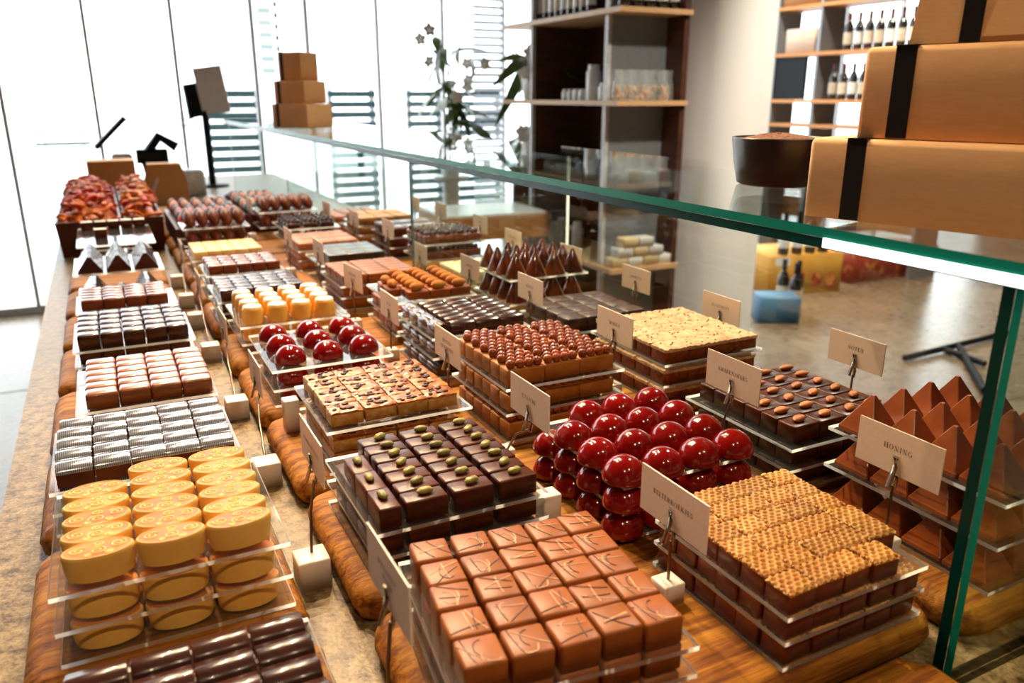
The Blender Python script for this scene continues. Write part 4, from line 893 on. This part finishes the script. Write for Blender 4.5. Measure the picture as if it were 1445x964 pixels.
bw_ = empty('sample_bowl', (0.835, 0.835, CT+ST), 0, 'dark glazed bowl filled with brown cocoa crumbs', 'bowl')
b = MB().lathe([(0.048, 0), (0.054, 0.003), (0.060, 0.030), (0.0645, 0.062), (0.0640, 0.064), (0.0610, 0.064), (0.0585, 0.050)], 40)
link('bowl', b.mesh('bowl', 'bowl_glaze'), parent=bw_)
b = MB(); rs = []; rnd = random.Random(3)
for r, z in ((0.060, 0.056), (0.048, 0.061), (0.032, 0.066), (0.016, 0.068), (0.001, 0.069)): rs.append([(r*math.cos(2*math.pi*k/30), r*math.sin(2*math.pi*k/30), z+rnd.uniform(-.002, .002)) for k in range(30)])
b.rings(rs, 0, True); link('cocoa_filling', b.mesh('cocoa', 'cocoa'), parent=bw_)
# small far stack
z = CT+ST; fa = R_(-52.5)
for w, d, h, ins, lb in ((0.170, 0.150, 0.088, 0.0, 'small far kraft box, lowest of its stack on the glass'), (0.146, 0.128, 0.082, 0.010, 'small far kraft box, middle of its stack on the glass'), (0.108, 0.100, 0.102, 0.026, 'small far kraft box, top of its stack on the glass')):
    fx, fy = 0.612+math.cos(fa)*ins-math.sin(fa)*ins, 3.25+math.sin(fa)*ins+math.cos(fa)*ins
    x, y = at_corner(fx, fy, w, d, fa)
    kraft_box(w, d, h, 'gift_box', lb, (x, y, z), fa, 0.014, 0.17, 0.003); z += h+0.001

# ================================================================== FAR END OF THE COUNTER
def rot_y(deg): return (0, R_(deg), 0)
po_ = empty('customer_screen', (0.56, 4.92, CT), 0, 'black screen with grey back panel on a black pole', 'screen')
link('pole', MB().tube([(0, 0, 0), (0, 0, 0.42)], 0.020, 12).mesh('pole', 'black_plastic'), parent=po_)
link('foot', MB().lathe([(0.09, 0), (0.09, 0.010), (0.03, 0.014)], 24).mesh('foot', 'black_plastic'), parent=po_)
link('screen', rbox(0.13, 0.03, 0.18, 0.006, 'black_plastic'), (-0.025, 0.03, 0.39), (R_(8), R_(-9), R_(20)), parent=po_)
link('back_panel', rbox(0.150, 0.018, 0.250, 0.004, 'screen_grey'), (0.062, -0.02, 0.405), (R_(6), R_(-7), R_(-12)), parent=po_)
ta = empty('sales_tablet', (0.08, 4.6, CT), 0, 'black tablet leaning on a white till stand', 'tablet')
link('stand', rbox(0.10, 0.12, 0.22, 0.02, 'white_plastic'), (0.02, 0.0, 0), parent=ta)
link('screen', rbox(0.21, 0.16, 0.022, 0.004, 'black_plastic'), (-0.01, 0, 0.315), rot_y(-44), parent=ta)
ph = empty('card_terminal', (0.26, 4.55, CT), 0, 'black card terminal on an angled black arm', 'terminal')
link('arm', MB().tube([(-0.05, 0, 0.0), (-0.06, 0, 0.20), (0.02, 0, 0.30), (0.10, 0, 0.245)], 0.026, 8).mesh('arm', 'black_plastic'), parent=ph)
link('handset', rbox(0.15, 0.07, 0.07, 0.008, 'black_plastic'), (-0.02, 0, 0.17), parent=ph)
link('receipt_printer', rbox(0.16, 0.14, 0.13, 0.02, 'white_plastic'), (0.14, 0.02, 0), parent=ph)
kraft_box(0.20, 0.16, 0.215, 'gift_box', 'kraft box standing behind the wide candy bin', (0.04, 4.22, CT+0.0), 0, 0.0005, 0.1, 0.004)
pb = empty('paper_bag', (0.265, 4.25, CT), 0, 'folded brown paper bag beside the kraft box', 'bag')
b = MB(); rs = [[(-w, -0.06, z), (w, -0.06, z), (w*0.9, 0.06, z), (-w*0.9, 0.06, z)] for w, z in ((0.10, 0), (0.098, 0.10), (0.075, 0.19))]; b.rings(rs, 0, False)
link('bag', b.mesh('bag', 'kraft'), parent=pb)
link('white_band', MB().box(-0.09, -0.064, 0.02, -0.075, -0.0605, 0.10, T=Matrix.Rotation(R_(25), 4, 'Y')).mesh('band', 'white_plastic'), parent=pb)
# dark loaves / cakes at the far end
for q, (x, y, s, lb) in enumerate(((0.42, 3.70, 1.0, 'left'), (0.52, 3.78, 1.1, 'middle'), (0.62, 3.74, 0.9, 'right'))):
    b = MB(); b.ball((0, 0, 0.045), 0.05*s, 14, 8, sx=1.2, sy=1.0, sz=0.85); b.v = [(a, c, max(0, d)) for a, c, d in b.v]
    o = link('chocolate_bonbon', b.mesh('bonbon', ['milk_choc_deep', 'dark_choc', 'red_fruit'][q]), (x, y, CT)); tag(o, 'large round chocolate lump at the far counter end, %s one' % lb, 'chocolate')

# ================================================================== SHOP FLOOR BEHIND THE GLASS
# round column
struct('column', MB().lathe([(0.262, 0), (0.262, 3.25)], 48, cap=False).mesh('column', 'column_white'), 'thick round off-white column', (3.03, 3.50, 0), cat='column')
# shelving unit
CX, CY, CW_, CD = 2.11, 3.12, 0.40, 1.16
un = empty('shelf_unit', (CX+CW_/2, CY+CD/2, 0), 0, 'dark shelving unit with pale wooden shelves left of the column', 'shelf')
for z, dx0 in ((0.60, 0.0), (1.00, 0.04), (1.378, 0.0), (1.775, 0.0), (0.12, 0.06)):
    link('shelf_board', MB().box(-CW_/2+dx0, -CD/2+dx0, z-0.022, CW_/2, CD/2, z+0.0).mesh('shelf', 'shelf_wood'), parent=un)
for y, m in ((CD/2-0.28, 'dark_panel'), (-CD/2+0.15, 'metal_panel')):
    link('partition', MB().box(-CW_/2+0.04, y, 0, CW_/2-0.03, y+0.018, 2.0).mesh('partition', m), parent=un)
link('back_panel', MB().box(CW_/2-0.03, -CD/2+0.02, 0, CW_/2, CD/2-0.02, 2.1).mesh('back', 'dark_panel'), parent=un)
for y in (CD/2-0.285, -CD/2+0.145):
    link('upright', MB().box(-CW_/2+0.035, y, 0, -CW_/2+0.055, y+0.028, 2.0).mesh('upright', 'frame_grey'), parent=un)
link('end_panel', MB().box(-CW_/2+0.06, CD/2-0.018, 0, CW_/2-0.03, CD/2, 0.97).mesh('end', 'dark_panel'), parent=un)
def jar(x, y, z, r, h, m, lb, cat='jar', nm='jar', grp='goods on the shelf unit'):
    o = empty(nm, (x, y, z), 0, lb, cat, grp)
    link('body', MB().lathe([(r*0.95, 0), (r, 0.004), (r, h*0.8), (r*0.7, h*0.86)], 14).mesh('jar', m), parent=o)
    link('lid', MB().lathe([(r*0.78, h*0.84), (r*0.78, h), (r*0.7, h+0.002)], 14).mesh('lid', 'pot_white'), parent=o)
rnd = random.Random(8)
# eye-level shelf
for q in range(4): jar(CX+0.10, CY+0.62-q*0.055, 1.378, 0.024, 0.052, 'jar_white', 'small white jar on the eye-level shelf, %s from the left' % ORD[q+1])
jar(CX+0.10, CY+0.36, 1.378, 0.036, 0.165, 'jar_white', 'tall pale jar on the eye-level shelf')
jar(CX+0.10, CY+0.25, 1.378, 0.036, 0.080, 'jar_white', 'squat pale tin beside the cellophane bags')
def cello(x, y, z, lb, fill='biscuit'):
    o = empty('biscuit_bag', (x, y, z), rnd.uniform(-.3, .3), lb, 'bag', 'cellophane bags of biscuits')
    b = MB(); rs = [[(w*math.cos(a), d*math.sin(a), zz) for a in [2*math.pi*k/10 for k in range(10)]] for w, d, zz in ((0.030, 0.024, 0), (0.036, 0.028, 0.02), (0.034, 0.024, 0.07), (0.026, 0.008, 0.10), (0.034, 0.003, 0.135))]
    b.rings(rs); link('wrapper', b.mesh('bag', 'cello'), parent=o)
    b = MB()
    for k in range(9): b.ball((rnd.uniform(-.016, .016), rnd.uniform(-.010, .010), 0.012+0.006*k), 0.011, 8, 5)
    link('biscuits', b.mesh('biscuits', fill), parent=o)
for q in range(7): cello(CX+0.05+0.047*q, CY+0.07+rnd.uniform(-.01, .02), 1.378, 'cellophane bag of golden biscuits on the eye-level shelf, %s from the left' % ORD[q+1])
# second shelf: white boxes
for q in range(9):
    o = link('white_box', rbox(0.07, 0.055, rnd.uniform(0.04, 0.075), 0.003, 'jar_white'), (CX+0.12, CY+0.80-q*0.068, 1.0)); tag(o, 'small white box on the second shelf, %s from the left' % ORD[q+1], 'box', 'white boxes on the second shelf')
for q in range(4):
    o = link('small_carton', rbox(0.075, 0.06, 0.05+0.012*(q % 2), 0.003, ['jar_white', 'box_cream', 'jar_white', 'pink_choc'][q]), (CX+0.08+q*0.082, CY+0.08, 1.0)); tag(o, 'small carton at the shelf end beside the column, %s from the left' % ORD[q+1], 'box', 'cartons on the second shelf')
# lower shelf
for q in range(8): jar(CX+0.10, CY+1.05-q*0.082, 0.60, 0.030, 0.13+0.03*(q % 2), ['foil_green', 'jar_white', 'jar_white'][q % 3], 'jar on the lower shelf seen through the glass, %s from the left' % ORD[q+1])
k = 0
for lv, n in ((0, 4), (1, 3), (2, 2)):
    for q in range(n):
        o = link('cream_carton', rbox(0.085, 0.075, 0.046, 0.003, ['box_cream', 'jar_white'][(q+lv) % 2]), (CX+0.07+q*0.090+lv*0.03, CY+0.06, 0.60+lv*0.047)); tag(o, 'cream carton in the low pile behind the glass, %s from left, layer %s' % (ORD[q+1], ['one', 'two', 'three'][lv]), 'box', 'cream cartons on the lower shelf')
def bottle(x, y, z, h, r, lab, lb, grp, cap='wine_cap'):
    o = empty('bottle', (x, y, z), rnd.uniform(0, 6), lb, 'bottle', grp)
    link('glass', MB().lathe([(r*0.9, 0), (r, h*0.02), (r, h*0.60), (r*0.85, h*0.67), (r*0.40, h*0.78), (r*0.36, h*0.98), (r*0.30, h)], 14).mesh('glass', 'wine_glass'), parent=o)
    link('label', MB().lathe([(r*1.02, h*0.16), (r*1.02, h*0.48)], 14, cap=False).mesh('label', lab), parent=o)
    link('cap', MB().lathe([(r*0.43, h*0.80), (r*0.42, h), (r*0.36, h*1.005)], 10).mesh('cap', cap), parent=o)
for q in range(9): bottle(CX+0.09, CY+0.88-q*0.062, 1.775, 0.25, 0.024, 'wine_label' if q % 2 else 'jar_white', 'slim dark bottle on the top shelf, %s from the left' % ORD[q+1], 'bottles on the top shelf')
for q in range(5): bottle(CX+0.07+0.07*q, CY+0.08, 1.775, 0.23, 0.026, 'jar_white', 'pale-labelled bottle at the top shelf end, %s from the left' % ORD[q+1], 'bottles on the top shelf end')

# ------------------------------------------------------------------ plants by the shelf
def leaf_mesh(L, W, droop, s):
    b = MB(); n = 8; vs = []; fs = []
    for i in range(n+1):
        t = i/n; w = W*math.sin(math.pi*min(1, t*0.93+0.05))**0.8/2; x = L*t; z = -droop*t*t*L
        vs += [(x, -w, z+0.01*L), (x, 0, z), (x, w, z+0.01*L)]
    for i in range(n): a = 3*i; fs += [(a, a+1, a+4, a+3), (a+1, a+2, a+5, a+4)]
    b.add(vs, fs, 0, True); b.add([(x, y, z-0.0015) for x, y, z in vs], [tuple(reversed(f)) for f in fs], 0, True); return b.mesh('leaf', 'leaf')
LV = [leaf_mesh(0.15+0.03*k, 0.055+0.01*(k % 3), 0.3+0.2*k, k) for k in range(5)]
def petal_mesh():
    b = MB()
    for k in range(5):
        T = Matrix.Rotation(2*math.pi*k/5, 4, 'X'); b.ball((0, 0.022, 0), 0.019, 8, 5, sx=0.25, sz=0.85, T=T)
    b.ball((-0.005, 0, 0), 0.006, 6, 4); return b.mesh('flower', 'petal')
FLW = petal_mesh()
def plant(x, y, z, nl, nf, lb, h, seed, pot=True, spread_=0.16):
    e = empty('orchid_plant', (x, y, z), 0, lb, 'plant'); rr = random.Random(seed)
    if pot: link('pot', MB().lathe([(0.05, 0), (0.055, 0.01), (0.07, 0.11), (0.065, 0.115), (0.06, 0.10)], 20).mesh('pot', 'pot_white'), parent=e)
    for q in range(3):
        link('stem', MB().tube([(0, 0, 0.08), (rr.uniform(-.05, .05), rr.uniform(-.05, .05), h*0.55), (rr.uniform(-.14, .12), rr.uniform(-.1, .1), h)], 0.005, 6).mesh('stem', 'leaf'), parent=e)
    for q in range(nl):
        link('leaf', rr.choice(LV), (rr.uniform(-spread_, spread_)*0.5, rr.uniform(-spread_, spread_)*0.5, rr.uniform(0.1, h*0.95)), (rr.uniform(-.8, .8), rr.uniform(-.7, .9), rr.uniform(0, 6.3)), parent=e)
    for q in range(nf):
        link('flower', FLW, (rr.uniform(-spread_, spread_), rr.uniform(-spread_, spread_), rr.uniform(h*0.45, h)), (rr.uniform(-.4, .4), rr.uniform(-.4, .4), rr.uniform(0.6, 1.8)+math.pi*0), parent=e)
stnd = empty('plant_stand', (1.95, 4.70, 0), 0, 'slim white plant stand beside the shelf unit', 'stand')
link('column', MB().lathe([(0.09, 0), (0.09, 0.02), (0.05, 0.03), (0.05, 0.88), (0.11, 0.90), (0.11, 0.92)], 24).mesh('stand', 'white_plastic'), parent=stnd)
plant(1.95, 4.70, 0.92, 40, 10, 'leafy orchid with white flowers in front of the windows', 0.86, 4, spread_=0.20)
plant(CX+0.14, CY+1.06, 1.378, 9, 12, 'white flowering orchid at the left end of the shelf', 0.26, 9, spread_=0.09)
plant(CX+0.14, CY+1.06, 1.0, 10, 9, 'low white flowering plant on the second shelf', 0.22, 12, spread_=0.10)

# ------------------------------------------------------------------ display table seen through the glass
dt = empty('display_table', (1.82, 3.95, 0), R_(-4), 'low wooden display table with a white top behind the glass', 'table')
link('top_block', MB().box(-0.30, -0.22, 0.68, 0.30, 0.22, 0.80).mesh('block', 'amber_wood'), parent=dt)
link('white_top', MB().box(-0.29, -0.21, 0.80, 0.29, 0.21, 0.812).mesh('cover', 'pot_white'), parent=dt)
for sx in (-1, 1):
    for sy in (-1, 1): link('leg', MB().box(sx*0.24-0.03, sy*0.17-0.03, 0, sx*0.24+0.03, sy*0.17+0.03, 0.68).mesh('leg', 'black_plastic'), parent=dt)

# ------------------------------------------------------------------ wine rack at the right
WX = 5.6
wr = empty('wine_rack', (WX+0.15, 5.05, 0), 0, 'open wine rack with amber wooden shelves right of the column', 'rack')
for z in (0.80, 1.16, 1.368, 1.76, 2.15):
    link('shelf_board', MB().box(-0.15, -0.95, z-0.03, 0.15, 0.75, z).mesh('shelf', 'amber_wood'), parent=wr)
for y in (-0.95, 0.22, 0.72):
    link('upright', MB().box(-0.14, y, 0, 0.14, y+0.03, 2.6).mesh('upright', 'metal_panel'), parent=wr)
link('black_panel', MB().box(-0.13, 0.36, 1.37, -0.10, 0.72, 1.73).mesh('panel', 'black_plastic'), parent=wr)
link('amber_panel', MB().box(0.09, -0.92, 0.3, 0.12, 0.70, 0.77).mesh('panel', 'amber_wood'), parent=wr)
for z, y0, n, nm in ((1.76, 4.32, 8, 'upper'), (1.368, 4.32, 9, 'middle')):
    for q in range(n): bottle(WX+0.08, y0+0.102*q, z, 0.29, 0.038, 'wine_label' if q % 3 else 'jar_white', 'dark wine bottle on the %s rack shelf, %s from the right' % (nm, ORD[q+1]), 'wine bottles on the rack')
tag(link('wine_carton', rbox(0.20, 0.34, 0.20, 0.006, 'card'), (WX+0.12, 5.50, 1.76)), 'pale pink wine carton on the upper rack shelf', 'box')
tag(link('wine_crate', rbox(0.22, 0.42, 0.26, 0.006, 'amber_wood'), (WX+0.12, 5.52, 2.15)), 'brown wooden crate on the highest rack shelf', 'crate')

# ------------------------------------------------------------------ crates on the floor
def crate(name, w, d, h, m, loc, rz, lb):
    e = empty(name, loc, rz, lb, 'box', 'cartons on the shop floor')
    link('carton', rbox(w, d, h, 0.008, m, seg=1), parent=e)
    return e
c = crate('floor_carton', 0.62, 0.45, 0.30, 'yellow_card', (4.55, 4.35, 0), R_(-12), 'yellow printed carton on the floor behind the column')
link('paper_label', MB().box(-0.26, -0.228, 0.22, -0.14, -0.2255, 0.28).mesh('label', 'pot_white'), parent=c)
for q, x in enumerate((-0.05, 0.10, 0.22)): link('red_print', MB().ball((x, -0.226, 0.13-0.02*q), 0.045, 10, 6, sy=0.03, sz=1.3).mesh('print', 'red_card'), parent=c)
crate('floor_carton', 0.95, 0.42, 0.24, 'red_card', (5.55, 4.40, 0), R_(-4), 'red and orange patterned carton on the floor')
c = crate('bottle_carton', 0.26, 0.20, 0.17, 'blue_card', (3.80, 3.70, 0), R_(-30), 'blue carton holding dark bottles beside the column')
for q, (x, y) in enumerate(((4.02, 3.76), (4.10, 3.82), (4.05, 3.90))): bottle(x, y, 0.0, 0.34, 0.040, 'wine_label', 'dark bottle standing on the floor beside the blue carton, %s one' % ORD[q+1], 'bottles on the floor', cap='black_plastic')
for q in range(4): bottle(4.33+0.11*q, 4.20-0.02*q, 0.302, 0.30, 0.040, 'jar_white', 'dark bottle on the yellow carton, %s from the left' % ORD[q+1], 'bottles on the yellow carton', cap='black_plastic')
# black metal trestle legs
tr = empty('metal_trestle', (4.0, 2.6, 0), 0, 'black metal trestle foot on the concrete floor', 'trestle')
for nm, a, b_ in (('foot_bar', (3.79, 2.72), (4.78, 2.77)), ('cross_bar', (4.13, 2.74), (4.09, 2.46)), ('brace', (4.28, 2.75), (3.70, 2.20))):
    link(nm, MB().tube([(a[0]-4.0, a[1]-2.6, 0.025), (b_[0]-4.0, b_[1]-2.6, 0.025)], 0.018, 8).mesh('bar', 'black_plastic'), parent=tr)
